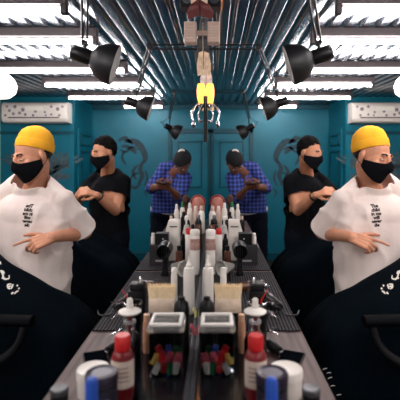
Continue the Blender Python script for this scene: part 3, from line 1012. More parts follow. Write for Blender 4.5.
bottle('spray_bottle', 'clear white trigger spray bottle behind the slanted dispenser', 'bottle', .127, 2.92, CZ0,
       [(0, 0), (.026, 0), (.028, .004), (.028, .11), (.018, .155), (.012, .17)], [(.013, .168), (.014, .17), (.014, .202), (.011, .204)], M_frost, M_black, 'collar', extra=trigger)
# far cluster
cap_r = [(.011, 0), (.012, .001), (.012, .028), (.009, .032), (0, .033)]


def sm(name, label, x, y, r, h, mb, mc, cat='bottle'):
    bottle(name, label, cat, x, y, CZ0, [(0, 0), (r * .94, 0), (r, .003), (r, h * .68), (r * .8, h * .78), (r * .5, h * .83)], [(r * .52, h * .82), (r * .56, h * .83), (r * .5, h * .97), (r * .3, h), (0, h)], mb, mc)


sm('bottle', 'white bottle with a green cap at the far end, before the plaid man', .209, 3.62, .022, .25, M_white, M_green)
sm('bottle', 'white bottle with white cap right of the green-capped bottle', .256, 3.6, .021, .235, M_white, M_white)
sm('bottle', 'white bottle with tapered cap left of the green-capped bottle', .145, 3.6, .024, .245, M_white, M_white)
sm('bottle', 'short black bottle in front of the green-capped bottle', .185, 3.45, .024, .19, M_black, M_black)
sm('bottle', 'black bottle with white cap, between trigger spray and far white bottles', .15, 3.3, .025, .18, M_black, M_white)
sm('bottle', 'dark brown bottle near the mirror, behind the picture-label canister', .05, 2.95, .027, .2, M_brown, M_black)
sm('bottle', 'black bottle with silver cap near the mirror, past the brown bottle', .06, 3.25, .026, .19, M_black, M_alu)
sm('bottle', 'white short bottle near the mirror, before the pink dome', .045, 3.55, .028, .225, M_white, M_cream)
sm('bottle', 'white wide bottle just right of the short one, before the pink dome', .095, 3.58, .026, .22, M_cream, M_white)
sm('bottle', 'small black bottle beside the red-capped spray can', .13, 2.66, .018, .15, M_black, M_black)
sm('bottle', 'slim grey bottle behind the red-capped spray can', .075, 2.72, .02, .2, M_silverlid, M_black)
sm('bottle', 'black bottle with grey cap right of the trigger spray bottle', .215, 3.1, .024, .17, M_black, M_silverlid)
sm('bottle', 'dark bottle with pale cap on the outer side of the far counter', .275, 3.35, .022, .17, M_black, M_cream)
t = thing('dome_bowl', 'rounded red and pink dome at the far end of the counter against the mirror', 'bowl', (.09, 3.95, CZ0))
b = B(); lathe(b, [(0, 0), (.05, 0), (.058, .06), (.062, .15), (.063, .2), (.057, .24), (.037, .265), (0, .274)], (.09, 3.95, CZ0)); link('dome', b, mat('pink shell', (176, 112, 98), .4, mott=.3, mscale=20), t)
b = B()
tube(b, [(.09 + .063 * math.cos(a), 3.95 - .022, CZ0 + .2 + .074 * math.sin(a)) for a in [math.pi * k / 16 for k in range(17)]], .011, 8); link('rim_band', b, mat('red shell', (130, 40, 38), .35), t)
t = thing('round_brush', 'brown round brush standing beside the pink dome at the counter end', 'brush', (.205, 3.98, CZ0))
b = B(); lathe(b, [(0, 0), (.02, 0), (.02, .12), (.014, .16), (.016, .18)], (.205, 3.98, CZ0)); link('handle', b, M_brown, t)
b = B(); ellip(b, (.205, 3.98, CZ0 + .23), (.034, .034, .052)); link('brush_head', b, mat('brown bristles', (74, 44, 34), .7, mott=.3, mscale=80), t)

# ------------------------------------------------------------------ people


def hand(bm, wrist, d, back, side, curls, thumb=(.4, .3), s=1.0, spread=.09):
    """palm, four jointed fingers and a thumb; side=+1 puts the thumb on back x d"""
    wrist = Vector(wrist); d = Vector(d).normalized()
    back = Vector(back); back = (back - d * back.dot(d)).normalized()
    lat = back.cross(d).normalized() * side      # towards the thumb
    for k in range(4):
        o_ = (.030 - .0195 * k) * s
        capsule(bm, wrist + lat * o_ * .6, .0155 * s, wrist + d * .082 * s + lat * o_, .0115 * s)
    capsule(bm, wrist + lat * .012 * s - back * .006 * s, .018 * s, wrist + d * .06 * s - back * .006 * s, .016 * s)
    lens = [(.042, .026, .02), (.046, .03, .022), (.042, .028, .021), (.033, .021, .018)]
    for k in range(4):
        o_ = (.030 - .0195 * k) * s
        p = wrist + d * .085 * s + lat * o_
        fd = (d + lat * spread * (1.5 - k)).normalized()
        ax = fd.cross(-back).normalized()        # curl axis: toward the palm
        ang = 0
        r = .0092 if k < 3 else .0082
        c = curls[k]
        for j in range(3):
            ang += c[j] if isinstance(c, (list, tuple)) else c
            v = Matrix.Rotation(ang, 3, ax) @ fd
            q = p + v * lens[k][j] * s
            capsule(bm, p, r * s, q, (r - .0008) * s, 10, 7)
            p = q; r -= .0008
    p = wrist + d * .022 * s + lat * .022 * s - back * .006 * s
    tv = (d * .75 + lat * .75 - back * thumb[0]).normalized()
    q = p + tv * .045 * s; capsule(bm, p, .0145 * s, q, .0115 * s)
    tv = (d * (1 - thumb[1] * .3) + lat * (.45 - thumb[1]) - back * thumb[0] * .8).normalized()
    p = q; q = p + tv * .032 * s; capsule(bm, p, .0112 * s, q, .0098 * s)
    p = q; q = p + (tv - lat * .2).normalized() * .025 * s; capsule(bm, p, .0098 * s, q, .0078 * s)


def head_vol(bm, C, Q, lips=True):
    """C centre, Q 3x3 rotation; local front is -Y"""
    def T(p):
        return C + Q @ Vector(p)
    ellip(bm, T((0, .018, .028)), (.076, .097, .09), Q)
    ellip(bm, T((0, -.022, -.02)), (.066, .072, .088), Q)
    ellip(bm, T((0, -.038, -.078)), (.044, .05, .038), Q)
    ellip(bm, T((0, .0, -.055)), (.06, .065, .05), Q)
    capsule(bm, T((-.034, -.081, .031)), .0095, T((.034, -.081, .031)), .0095)
    capsule(bm, T((0, -.094, .022)), .009, T((0, -.112, -.016)), .0125)
    for s_ in (-1, 1):
        capsule(bm, T((s_ * .007, -.1, -.022)), .009, T((s_ * .011, -.097, -.022)), .008)
        ellip(bm, T((s_ * .042, -.062, -.02)), (.022, .018, .022), Q)
        ellip(bm, T((s_ * .076, .014, -.004)), (.010, .02, .031), Q @ Matrix.Rotation(s_ * .35, 3, 'Z'))
        ellip(bm, T((s_ * .031, -.076, .011)), (.015, .0105, .009), Q)
    if lips:
        capsule(bm, T((-.02, -.088, -.05)), .006, T((.02, -.088, -.05)), .006)
        capsule(bm, T((-.017, -.087, -.06)), .0065, T((.017, -.087, -.06)), .0065)


def eyes(root, C, Q):
    for s_ in (-1, 1):
        b = B(); c = C + Q @ Vector((s_ * .031, -.0785, .0085))
        ellip(b, c, (.0115, .0105, .0048), Q)
        e = link('eye', b, M_eye, root)
        b = B(); ellip(b, c + Q @ Vector((0, -.0078, -.001)), (.005, .0035, .0042), Q, 12, 8); link('iris', b, M_iris, e)
        b = B(); tube(b, smoothline([C + Q @ Vector(p) for p in ((s_ * .013, -.0885, .032), (s_ * .031, -.0865, .037), (s_ * .047, -.075, .033))], 4), [.0025] + [.0055] * 7 + [.0025], 8)
        link('eyebrow', b, M_hair, root)


def shell(bm, C, Q, c, r, keep, u=48, v=32):
    t = bmesh.new()
    bmesh.ops.create_uvsphere(t, u_segments=u, v_segments=v, radius=1)
    for q in t.verts:
        q.co = Vector(c) + Vector((q.co.x * r[0], q.co.y * r[1], q.co.z * r[2]))
    dead = [f for f in t.faces if not keep(f.calc_center_median())]
    bmesh.ops.delete(t, geom=dead, context='FACES')
    return t


def put(t, C, Q):
    b = B(); merge(b, t, 0, Matrix.Translation(C) @ Q.to_4x4()); return b


def hair(root, C, Q, mt, front=.07, rr=(.081, .103, .1), bulk=.006):
    def keep(p):
        y = p.y
        lim = front if y < -.05 else (front - (y + .05) * 1.1 if y < .03 else -.018 - (y - .03) * .6)
        return p.z > lim + .012 * noise.noise(p * 45)
    t = shell(None, C, Q, (0, .018, .03), rr, keep)
    for q in t.verts:
        q.co += (q.co - Vector((0, .018, .03))).normalized() * (bulk * noise.noise(q.co * 55) + .003)
    o = link('hair', put(t, C, Q), mt, root)
    thicken(o, .008, -1)


def mask(root, C, Q):
    t = bmesh.new(); rows = []
    nu, nv = 40, 16
    for i in range(nv + 1):
        f = i / nv; row = []
        for k in range(nu + 1):
            a = -1.62 + 3.24 * k / nu
            c = abs(a) / 1.62
            zt = -.004 + .016 * math.exp(-(a / .28) ** 2) - .014 * c
            zb = -.117 + .06 * c ** 2.2
            z = zb + (zt - zb) * f
            q = max(0, 1 - ((z + .04) / .095) ** 2) ** .5
            x = .079 * math.sin(a) * (.62 + .38 * q); y = -.022 - .087 * math.cos(a) * (.55 + .45 * q)
            y -= .024 * math.exp(-(a / .35) ** 2) * math.exp(-((z + .025) / .035) ** 2)
            row.append(t.verts.new((x, y + .012 * c, z)))
        rows.append(row)
    for a_, c_ in zip(rows, rows[1:]):
        for k in range(nu):
            t.faces.new((a_[k], a_[k + 1], c_[k + 1], c_[k]))
    bmesh.ops.recalc_face_normals(t, faces=t.faces)
    o = link('face_mask', put(t, C, Q), M_mask, root)
    thicken(o, .0025, 0)
    for s_ in (-1, 1):
        b = B()
        tube(b, smoothline([C + Q @ Vector(p) for p in ((s_ * .076, -.008, -.02), (s_ * .081, .006, .0), (s_ * .083, .03, .014), (s_ * .083, .04, -.01), (s_ * .078, .022, -.035), (s_ * .076, -.008, -.055))], 4), .0015, 6)
        link('ear_loop', b, M_mask, o)


class Person:
    def __init__(self, name, label, x, y, yaw, lift=0.0, group=None, skin=M_skin):
        self.root = thing('person', label, 'person', (x, y, 0), group)
        self.A = Matrix.Translation((x, y, 0)) @ Matrix.Rotation(yaw, 4, 'Z')
        self.skin = skin

    def P(self, p):
        return self.A @ Vector(p)

    def D(self, p):
        return self.A.to_3x3() @ Vector(p)


def qrot(yaw, pitch, roll=0):
    return Matrix.Rotation(yaw, 3, 'Z') @ Matrix.Rotation(pitch, 3, 'X') @ Matrix.Rotation(roll, 3, 'Y')


def wrinkle(bm, amp, sc=6.0, seed=0, zs=1.0, keepz=None):
    bm.normal_update()
    mv = []
    for v in bm.verts:
        p = Vector((v.co.x * sc, v.co.y * sc, v.co.z * sc * zs)) + Vector((seed, seed * 2, 0))
        a = noise.noise(p) + .5 * noise.noise(p * 2.3) 
        r_ = 1 - abs(noise.noise(p * 1.4 + Vector((3, 7, 1))))
        mv.append(v.co + v.normal * amp * (a * .6 + (r_ ** 4) * .8))
    for v, c in zip(bm.verts, mv):
        v.co = c


def standing_lower(pr, body, lean=0):
    """legs and feet of a standing figure into body volume; returns joints"""
    J = {}
    for s_, nm in ((-1, 'r'), (1, 'l')):
        hip, knee, ank = pr.P((s_ * .09, 0, .9)), pr.P((s_ * .105, -.015, .5)), pr.P((s_ * .11, .02, .09))
        capsule(body, hip, .085, knee, .055); capsule(body, knee, .054, ank, .038)
        capsule(body, pr.P((s_ * .11, .03, .035)), .035, pr.P((s_ * .125, -.14, .03)), .028)
        J[nm] = (hip, knee, ank)
    return J


def trousers(pr, J, mt, waist_c, k=1.22):
    b = B()
    for nm in J:
        hip, knee, ank = J[nm]
        capsule(b, hip, .085 * k, knee, .055 * k + .014); capsule(b, knee, .054 * k + .014, ank + Vector((0, 0, .02)), .038 * k + .016)
    ellip(b, pr.P((0, .005, .95)), (.182, .132, .12), pr.A.to_3x3())
    b = remesh(b, .012, 3)
    wrinkle(b, .006, 9, 2, 1.6)
    link('trousers', b, mt, pr.root)
    for nm, s_ in (('r', -1), ('l', 1)):
        b = B()
        capsule(b, pr.P((s_ * .11, .035, .047)), .045, pr.P((s_ * .125, -.15, .04)), .038)
        b = remesh(b, .01, 2)
        for v in b.verts:
            v.co.z = max(v.co.z, .002)
        link('shoe', b, M_shoe, pr.root)


def standing(pr, HC, HQ, arms, shoulders, chest_c, voxel, lips=False):
    """body volume from feet to head; arms = list of (shoulder, elbow, wrist) ; hands added by caller through cb"""
    body = B()
    J = standing_lower(pr, body)
    Rm = pr.A.to_3x3()
    ellip(body, pr.P((0, 0, .96)), (.16, .112, .11), Rm)
    w_ = pr.P((0, .0, 1.0)) * .45 + Vector(chest_c) * .55
    capsule(body, pr.P((0, 0, 1.0)), .115, w_, .115)
    ellip(body, w_, (.145, .1, .14), Rm)
    ellip(body, chest_c, (.165, .105, .145), Rm)
    capsule(body, shoulders[0], .05, shoulders[1], .05)
    mid = (Vector(shoulders[0]) + Vector(shoulders[1])) / 2
    nk = HC + HQ @ Vector((0, .022, -.06))
    capsule(body, mid + Vector((0, 0, .0)), .068, nk, .05)
    for sh, el, wr in arms:
        capsule(body, sh, .056, el, .04); capsule(body, el, .042, el * .6 + wr * .4, .041); capsule(body, el * .6 + wr * .4, .041, wr, .026)
    head_vol(body, HC, HQ, lips)
    return body, J


def torso_shirt(pr, chest_c, shoulders, arms, hem, half, sleeve=.72, sr=(.07, .078), mt=M_tee, name='t_shirt', amp=.008, seed=1, neck=None, deep=.135, hemcut=True, vox=.009, trap=.05, collar=None):
    b = B(); Rm = pr.A.to_3x3()
    top = (Vector(shoulders[0]) + Vector(shoulders[1])) / 2
    ellip(b, chest_c, (half * .92, deep * .95, .17), Rm)
    low = pr.P((0, 0, hem))
    for k in range(18):
        q = Vector(chest_c).lerp(low, k / 17)
        ellip(b, q, (half * (.94 + .03 * k / 17), deep * (.98 + .06 * k / 17), .1), Rm)
    for e in shoulders:
        e2 = Vector(e)
        capsule(b, e2, sr[0] * .9, top + Vector((0, 0, trap)) + (e2 - top) * .3, .066)
        capsule(b, e2, sr[0] * .9, Vector(chest_c) + (e2 - top) * .55 - Vector((0, 0, .12)), .1)
    for sh, el, wr in arms:
        e = sh.lerp(el, min(sleeve, 1))
        capsule(b, sh, sr[0], e, sr[1])
        if sleeve > 1:
            capsule(b, el, sr[1], el.lerp(wr, sleeve - 1), sr[1] * .8)
    if collar is not None:
        capsule(b, top, .092, collar[0] + (collar[0] - top).normalized() * .012, collar[1])
        ellip(b, top - Vector((0, 0, .075)), (half * .8, deep * 1.0, .125), Rm)
    b = remesh(b, vox, 4)
    wrinkle(b, amp, 5.5, seed, .8)
    bmesh.ops.smooth_vert(b, verts=b.verts, factor=.5, use_axis_x=True, use_axis_y=True, use_axis_z=True)
    cut(b, low, (0, 0, -1), .5)
    for sh, el, wr in arms:
        if sleeve <= 1:
            e = sh.lerp(el, sleeve) + (el - sh).normalized() * sr[1] * .1
            cut(b, e, el - sh, .13)
        else:
            e = el.lerp(wr, sleeve - 1) + (wr - el).normalized() * .02
            cut(b, e, wr - el, .09)
    if neck is not None:
        cut(b, neck[0], neck[1], .095)
    o = link(name, b, mt, pr.root)
    thicken(o, .004, -1)
    return o


def project_text(parent, body, lines, centre, right, up, outv, size, mt):
    """lettering laid on the cloth: each vertex of the text dropped on to the surface"""
    cu = bpy.data.curves.new('txt', 'FONT'); cu.body = body; cu.size = size; cu.align_x = 'CENTER'; cu.space_line = .88; cu.offset = size * .05; cu.resolution_u = 3
    to = bpy.data.objects.new('txt', cu); COL.objects.link(to)
    dg = bpy.context.evaluated_depsgraph_get()
    me = bpy.data.meshes.new_from_object(to.evaluated_get(dg))
    b = bmesh.new(); b.from_mesh(me)
    bpy.data.objects.remove(to); bpy.data.curves.remove(cu); bpy.data.meshes.remove(me)
    bmesh.ops.triangulate(b, faces=b.faces)
    for _ in range(1):
        bmesh.ops.subdivide_edges(b, edges=[e for e in b.edges if e.calc_length() > size * .3], cuts=1)
    return drop(parent, b, centre, right, up, outv, mt, 'lettering')


def bvh_of(o):
    off = origin(o)
    me = o.data
    return BVHTree.FromPolygons([v.co + off for v in me.vertices], [list(p.vertices) for p in me.polygons])


def drop(parent, b, centre, right, up, outv, mt, name, lift=.0025):
    t = bvh_of(parent)
    right, up, outv = Vector(right).normalized(), Vector(up).normalized(), Vector(outv).normalized()
    for v in b.verts:
        p = Vector(centre) + right * v.co.x + up * v.co.y
        hit = t.ray_cast(p + outv * .4, -outv, 1.0)
        v.co = (hit[0] if hit[0] is not None else p) + outv * lift
    return link(name, b, mt, parent, False)


def barber_yellow():
    x, y = .93, 2.33
    pr = Person('person', 'man in yellow beanie, black mask and white t-shirt, standing nearest the camera', x, y, R(14))
    HC = Vector((.897, 2.27, 1.560))
    HQ = qrot(R(36), R(20), R(3))
    shR, shL = Vector((.752, 2.30, 1.32)), Vector((1.10, 2.36, 1.325))
    armR = (shR, at(322, 232, 2.43), at(352.5, 237.5, 2.16))
    armL = (shL, Vector((1.26, 2.22, 1.16)), Vector((1.22, 2.0, 1.30)))
    chest = pr.P((0, .0, 1.20))
    body, J = standing(pr, HC, HQ, (armR, armL), (shR, shL), chest, .004)
    wr = armR[2]
    hd = (at(378, 247, 2.08) - wr).normalized()
    hand(body, wr, hd, (-.12, -.8, .55), 1, [(.12, .15, .1), (.75, .9, .5), (1.0, 1.0, .6), (1.15, 1.0, .6)], thumb=(.15, -.05), s=.98, spread=.07)
    hand(body, armL[2], (-.15, -.6, .6), (.5, -.3, .7), -1, [(.5, .6, .4)] * 4)
    b = remesh(body, .0042, 2)
    link('body', b, pr.skin, pr.root)
    eyes(pr.root, HC, HQ)
    mask(pr.root, HC, HQ)
    hair(pr.root, HC, HQ, M_hair, front=.14, rr=(.079, .1, .088))
    # beanie, worn high with a rolled brim
    tilt = HQ @ Matrix.Rotation(R(-33), 3, 'X')
    b = B()
    prof = [(.0905, .032), (.0945, .035), (.0965, .046), (.0965, .07), (.0945, .079), (.0915, .08), (.0905, .088), (.087, .106), (.077, .128), (.058, .147), (.034, .160), (.014, .166), (0, .167)]
    t = bmesh.new(); lathe(t, prof, n=60, cap=False)
    for v in t.verts:
        v.co.x *= .90; v.co.y = v.co.y * 1.06 + .004
        v.co += v.co.normalized() * .0015 * noise.noise(v.co * 22)
        v.co.z += .004 * noise.noise(Vector((v.co.x * 9, v.co.y * 9, 4)))
    o = link('beanie', put(t, Vector((0, 0, 0)), Matrix.Identity(3)), M_beanie, None)
    o.parent = pr.root
    o.location = HC - origin(pr.root)
    o.rotation_euler = tilt.to_euler()
    thicken(o, .005, -1)
    sh = torso_shirt(pr, chest, (shR, shL), (armR, armL), .80, .235, .86, (.062, .086), M_tee, 't_shirt', .015, 3, (Vector((.911, 2.292, 1.42)), (-.1, -.45, 1)), trap=.085, deep=.15, vox=.008, collar=(Vector((.911, 2.298, 1.42)), .066))
    n = HC + Vector((.006, .03, -.165))
    trousers(pr, J, M_jean, None)
    # lettering on the chest
    c = at(378.5, 208, 2.16)
    rt = pr.D((1, 0, 0))
    project_text(sh, 'The\nchild\nin me\nwill\nnever\ndie', 6, c, rt + Vector((0, 0, .09)), (0.0, 0, 1), pr.D((0, -1, 0)), .0215, M_ink)


barber_yellow()


def barber_black():
    x, y = .80, 3.55
    pr = Person('person', 'dark-haired man in black t-shirt and black mask, standing behind the man in the beanie', x, y, R(38), skin=M_skin2)
    HC = at(309.5, 152.5, 3.45)
    HQ = qrot(R(48), R(17))
    shR = at(291, 184, 3.55) + Vector((0, 0, .02)); shL = at(322, 183, 3.75)
    armR = (shR, at(298, 210.5, 3.40), at(315.5, 195, 3.22))
    armL = (shL, at(341, 206, 3.62), at(331, 190, 3.3))
    chest = pr.P((0, .0, 1.25))
    body, J = standing(pr, HC, HQ, (armR, armL), (shR, shL), chest, .005)
    hand(body, armR[2], (.75, -.45, .3), (-.2, -.5, .8), -1, [(.5, .6, .4)] * 4, s=.95)
    hand(body, armL[2], (-.3, -.6, .1), (.3, -.3, .8), 1, [(.6, .6, .4)] * 4, s=.95)
    b = remesh(body, .0055, 2)
    link('body', b, pr.skin, pr.root)
    eyes(pr.root, HC, HQ)
    mask(pr.root, HC, HQ)
    hair(pr.root, HC, HQ, M_hairblk, front=.088, rr=(.0775, .098, .102), bulk=.008)
    torso_shirt(pr, chest, (shR, shL), (armR, armL), .86, .185, .5, (.066, .072), M_blacktee, 't_shirt', .007, 5, trap=.075, neck=(Vector(shR + shL) / 2 + Vector((0, -.02, .095)), (.1, -.4, 1)), collar=(Vector(shR + shL) / 2 + Vector((0, -.02, .10)), .062))
    trousers(pr, J, M_jean, None)
    b = B(); wrp = armR[2].lerp(armR[1], .12)
    dd = (armR[1] - armR[2]).normalized()
    lathe(b, [(.029, -.008), (.032, -.006), (.032, .006), (.029, .008)], wrp, dd, cap=False); link('wrist_watch', b, M_black, pr.root)


barber_black()


def plaid_man():
    x, y = .46, 4.72
    pr = Person('person', 'man in blue plaid shirt and black cap looking down at his phone', x, y, R(14), skin=M_skin3)
    HC = at(234.5, 163, 4.40)
    HQ = qrot(R(24), R(52), R(-12))
    shR = at(232, 178, 4.52); shL = at(253, 168, 4.66)
    armR = (shR, at(237, 199, 4.35), at(246, 189, 4.14))
    armL = (shL, at(266, 188, 4.45), at(257, 187, 4.12))
    chest = pr.P((-.03, -.05, 1.27))
    body, J = standing(pr, HC, HQ, (armR, armL), (shR, shL), chest, .005, True)
    hand(body, armR[2], (.6, -.5, .25), (-.4, -.4, -.8), 1, [(.35, .5, .3)] * 4, s=.98)
    hand(body, armL[2], (-.6, -.5, .2), (.3, -.5, -.8), -1, [(.35, .5, .3)] * 4, s=.98)
    b = remesh(body, .0055, 2)
    link('body', b, pr.skin, pr.root)
    eyes(pr.root, HC, HQ)
    hair(pr.root, HC, HQ, M_hairblk, front=.08, rr=(.079, .1, .094))
    torso_shirt(pr, chest, (shR, shL), (armR, armL), .96, .19, 1.22, (.07, .06), M_plaid, 'plaid_shirt', .008, 9, (HC + HQ @ Vector((0, .03, -.13)), (.1, -.6, 1)), deep=.14)
    b = B(); Rm = pr.A.to_3x3()
    lathe(b, [(.183, 0), (.185, .03), (.18, .06)], (0, 0, 0), n=40, cap=False)
    for v in b.verts:
        v.co = pr.P((v.co.x, v.co.y * .72, v.co.z + .955 + .012 * math.sin(v.co.x * 14)))
    o = link('undershirt_hem', b, M_under, pr.root); thicken(o, .004)
    trousers(pr, J, M_jean, None)
    tilt = HQ
    t = shell(None, HC, HQ, (0, .018, .034), (.086, .108, .1), lambda p: p.z > .05 + .25 * max(0, -p.y - .08) or (p.y > .02 and p.z > .02))
    cp = link('cap', put(t, HC, HQ), mat('black cap cloth', (14, 15, 19), .85), pr.root)
    thicken(cp, .004, 1)
    b = B(); q = HC + HQ @ Vector((0.0, -.01, .137))
    lathe(b, [(0, 0), (.037, 0), (.037, .006), (.03, .01), (0, .01)], at(235.2, 152.6, 4.335), (.0, -1, .25))
    bd = link('badge', b, M_white, cp); bd['label'] = 'round white badge'
    b = B(); lathe(b, [(0, .0102), (.012, .0102), (.012, .0112), (0, .0112)], at(235.2, 152.6, 4.335), (.0, -1, .25)); link('badge_mark', b, M_motif, bd)
    c = (armR[2] + armL[2]) / 2 + Vector((0, -.125, .05))
    t = thing('phone', 'dark smartphone held by the man in the plaid shirt', 'phone', c)
    Mx = Matrix.Translation(c) @ Matrix.Rotation(R(14), 4, 'Z') @ Matrix.Rotation(R(-12), 4, 'X')
    b = B(); box(b, -.062, .062, -.034, .034, -.004, .004, .002); bmesh.ops.transform(b, matrix=Mx, verts=b.verts); link('case', b, M_black, t, False)
    b = B(); box(b, -.058, .058, -.03, .03, .0039, .0043); bmesh.ops.transform(b, matrix=Mx, verts=b.verts); link('screen', b, mat('black glass', (8, 11, 16), .3, spec=0, mott=0), t, False)


plaid_man()


# ------------------------------------------------------------------ barber chairs with caped clients, facing the mirror
def chair(xc, yc, label, near=True):
    t = thing('barber_chair', label, 'chair', (xc, yc, 0), 'black barber chairs')
    b = B(); lathe(b, [(0, 0), (.3, 0), (.3, .02), (.22, .045), (.07, .06), (.06, .1), (.0, .1)], (xc, yc, .0005), n=40); link('base', b, M_chrome, t)
    b = B(); lathe(b, [(.05, .09), (.05, .5)], (xc, yc, 0)); link('column', b, M_chrome, t)
    b = B(); box(b, xc - .27, xc + .25, yc - .205, yc + .205, .49, .63, .04, 4); link('seat', b, M_leather, t)
    b = B()
    box(b, -.06, .06, -.205, .205, 0, .56, .035, 4)
    bmesh.ops.transform(b, matrix=Matrix.Translation((xc + .29, yc, .60)) @ Matrix.Rotation(R(16), 4, 'Y'), verts=b.verts); link('backrest', b, M_leather, t)
    for s_ in (-1, 1):
        ya = yc + s_ * .245
        b = B()
        tip = -.4 if (s_ < 0 and near) else -.16
        dz = 0 if (s_ < 0 and near) else -.05
        pts = smoothline([(xc + .28, ya, .90 + dz), (xc + .1, ya, .915 + dz), (xc - .1, ya, .92 + dz), (xc + tip, ya, .91 + dz)], 6)
        bb = B(); tube(bb, pts, .03, 12)
        for v in bb.verts:
            v.co.z = .91 + dz + (v.co.z - .91 - dz) * .75
        a = link('armrest', bb, M_leather, t)
        b = B(); tube(b, smoothline([(xc + tip + .03, ya, .895 + dz), (xc + tip + .07, ya, .80 + dz), (xc - .2, ya, .72), (xc + .02, ya, .66), (xc + .2, ya, .62)], 5), .017, 10)
        link('arm_support', b, M_matte, a)
    b = B(); 
    for s_ in (-1, 1):
        tube(b, [(xc - .2, yc + s_ * .14, .5), (xc - .42, yc + s_ * .14, .3)], .014, 8)
    link('footrest_bar', b, M_chrome, t)
    b = B(); box(b, xc - .58, xc - .36, yc - .17, yc + .17, .27, .3, .01); link('footrest', b, M_chrome, t)


def client(xc, yc, label, seed, prints, rec=0.0):
    pr = Person('person', label, xc, yc, R(-90), skin=M_skin2)
    C = lambda x, y, z: Vector((xc + x, yc + y, z))
    HC = C(.44 + rec, 0, 1.47 - rec * .55); HQ = qrot(R(-90), R(-18) - rec * 2)
    b = B()
    ellip(b, C(.1, 0, .74), (.13, .165, .11)); ellip(b, C(.19, 0, .93), (.11, .15, .16)); ellip(b, C(.27 + rec * .6, 0, 1.13 - rec * .2), (.115, .165, .15))
    capsule(b, C(.31 + rec * .8, -.16, 1.25 - rec * .3), .055, C(.31 + rec * .8, .16, 1.25 - rec * .3), .055)
    capsule(b, C(.31 + rec * .8, 0, 1.25 - rec * .3), .07, HC + HQ @ Vector((0, .025, -.06)), .053)
    for s_ in (-1, 1):
        el, wr = C(.18, s_ * .165, .98), C(-.06, s_ * .09, .82)
        capsule(b, C(.31 + rec * .8, s_ * .175, 1.24 - rec * .3), .052, el, .04); capsule(b, el, .04, wr, .027)
        hand(b, wr, (-1, 0, -.15), (0, 0, 1), 1 if s_ < 0 else -1, [(.3, .4, .3)] * 4)
        capsule(b, C(.08, s_ * .08, .72), .085, C(-.32, s_ * .075, .71), .056); capsule(b, C(-.32, s_ * .075, .71), .054, C(-.41, s_ * .085, .39), .04)
        capsule(b, C(-.40, s_ * .085, .345), .034, C(-.50, s_ * .09, .335), .028)
    head_vol(b, HC, HQ)
    b = remesh(b, .008, 2); link('body', b, pr.skin, pr.root)
    eyes(pr.root, HC, HQ); hair(pr.root, HC, HQ, M_hair)
    b = B()
    for s_ in (-1, 1):
        capsule(b, C(.1, s_ * .08, .72), .096, C(-.32, s_ * .075, .71), .066); capsule(b, C(-.32, s_ * .075, .71), .064, C(-.405, s_ * .085, .42), .052)
    ellip(b, C(.1, 0, .75), (.14, .175, .12))
    link('trousers', remesh(b, .012, 2), M_jean, pr.root)
    for s_ in (-1, 1):
        b = B(); capsule(b, C(-.40, s_ * .085, .35), .045, C(-.52, s_ * .09, .338), .036); link('shoe', remesh(b, .01, 2), M_shoe, pr.root)
    b = B()
    ellip(b, C(.19, 0, .93), (.122, .162, .18)); ellip(b, C(.27 + rec * .6, 0, 1.13 - rec * .2), (.127, .177, .16))
    capsule(b, C(.31 + rec * .8, -.165, 1.245 - rec * .3), .064, C(.31 + rec * .8, .165, 1.245 - rec * .3), .064)
    for s_ in (-1, 1):
        capsule(b, C(.31 + rec * .8, s_ * .175, 1.24 - rec * .3), .063, C(.18, s_ * .165, .98), .05); capsule(b, C(.18, s_ * .165, .98), .05, C(-.03, s_ * .1, .84), .038)
    link('sweater', remesh(b, .011, 3), M_blacktee, pr.root)
    # cape: draped from the neck over arms and knees
    prof = [(.46 + rec, 1.30 - rec * .4), (.40 + rec, 1.345 - rec * .4), (.33 + rec * .9, 1.335 - rec * .35), (.24 + rec * .5, 1.275 - rec * .2), (.12, 1.19), (0, 1.105), (-.12, 1.03), (-.25, .955), (-.36, .895), (-.45, .84), (-.52, .76), (-.56, .66), (-.585, .52), (-.60, .38)]
    pp = smoothline([(a, 0, c) for a, c in prof], 5)
    nu = 44
    b = B(); rows = []
    for i, q in enumerate(pp):
        s = i / (len(pp) - 1)
        row = []
        for k in range(nu + 1):
            u = -1 + 2 * k / nu
            wide = .30 if (u > 0 or rec) else .215      # falls outside the far arm, inside the near one
            half = wide - .14 * max(0, (.16 - s) / .16)
            yy = half * math.sin(u * 1.42) / math.sin(1.42) * (1 + .05 * abs(u))
            pw = 6 if wide > .25 else 2.7
            dr = (.12 + .46 * min(1, max(0, s - .1) * 3) * (1 - max(0, s - .72) * 2.4)) * abs(u) ** pw
            fold = .016 * math.sin(u * 17 + 3 * s + seed) * abs(u) ** 1.5 + .022 * noise.noise(Vector((u * 2.2 + seed, s * 9, 1)))
            hang = .012 * math.sin(u * 14 + seed) * max(0, s - .7) / .3
            row.append(b.verts.new((xc + q.x + hang - .03 * abs(u) ** 2 * (1 - s), yc + yy + fold * .5 * (1 if u > 0 else -1), q.z - dr + fold * .7)))
        rows.append(row)
    for a, c in zip(rows, rows[1:]):
        for k in range(nu):
            b.faces.new((a[k], a[k + 1], c[k + 1], c[k]))
    bmesh.ops.recalc_face_normals(b, faces=b.faces)
    cp = link('cape', b, M_cape, pr.root)
    thicken(cp, .003, 1)
    if prints:
        prints(cp, pr)
    return pr


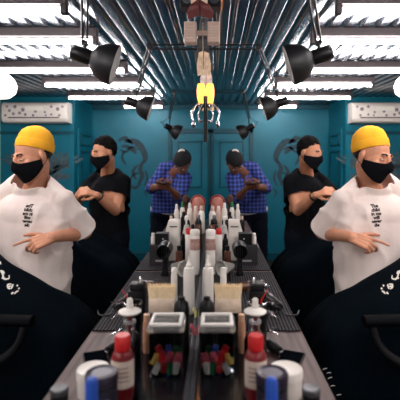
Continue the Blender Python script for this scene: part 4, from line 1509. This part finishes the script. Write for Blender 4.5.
def cape_print(cp, pr):
    """white brush-lettered print in a line down the cape, as the photograph shows it"""
    def ribbon(strk, w0):
        b = B()
        for pts in strk:
            p = smoothline([Vector((q[0], q[1], 0)) for q in pts], 5)
            n = len(p); L, Rr = [], []
            for i, q in enumerate(p):
                dd = (p[min(i + 1, n - 1)] - p[max(i - 1, 0)]).normalized(); nn = Vector((-dd.y, dd.x, 0))
                ww = w0 * (.45 + .55 * math.sin(math.pi * (i + .5) / n))
                L.append(b.verts.new(q + nn * ww)); Rr.append(b.verts.new(q - nn * ww))
            for i in range(n - 1):
                b.faces.new((L[i], L[i + 1], Rr[i + 1], Rr[i]))
        return b
    # (strokes in pixels of the photograph about each sign; y downwards)
    signs = [((396, 277), [[(-4, -2), (-4.5, 1.5), (-1, 2.2), (1.5, .5), (3, -3), (6, -6)], [(1.5, -3.5), (3.5, -6), (7, -7)], [(1, .5), (3, 1.5)]]),
             ((390, 286), [[(-2.5, -2), (-1.5, 3)], [(-1, -2), (2.6, -1.6), (2.0, 1.6), (-.6, 3)], [(-.8, .4), (1.8, .2)]]),
             ((384, 290), [[(-3.4, -1.4), (-1.4, -1.8)], [(-2.6, .8), (-.4, 2), (1, 4)], [(2.2, 2.2), (4.2, 4.0)], [(-.5, -5.5), (.6, -4)]]),
             ((404, 267), [[(-3, -3), (-1, -6), (2, -5), (3, -2), (0, 1), (-2, 1)], [(1, 2), (4, 0)]])]
    k = 1.74 / F
    sl = Vector((.86, 0, .51)).normalized()
    for (px, y), st in signs:
        b = ribbon([[(a * k, -c * k) for a, c in s_] for s_ in st], 1.0 * k)
        c0 = at(px, y, 1.78)
        drop(cp, b, c0, (1, 0, .0), (0, .35, 1), Vector((CX, 0, CZ)) - c0, M_print, 'print_sign', .009)
    for px, y, a in ((325, 369, .5), (330, 378, .8), (333, 386, .2), (339, 395, .3), (329, 373, .2)):
        b = ribbon([[(-2.2 * k, -a * k), (0, .4 * k), (2.2 * k, a * k)]], .45 * k)
        drop(cp, b, at(px, y, 1.78), (1, 0, 0), (0, 0, 1), Vector((CX, 0, CZ)) - at(px, y, 1.78), M_print, 'print_sign', .009)


chair(1.05, 1.93, 'black leather barber chair nearest the camera, under the printed cape')
client(1.05, 1.93, 'seated client under a black cape with white brush print, in the nearest chair', 1, cape_print)
chair(1.05, 3.12, 'black leather barber chair farther back, before the man in the black t-shirt', False)
client(1.05, 3.12, 'seated client under a plain black cape in the farther chair', 4, None, .22)
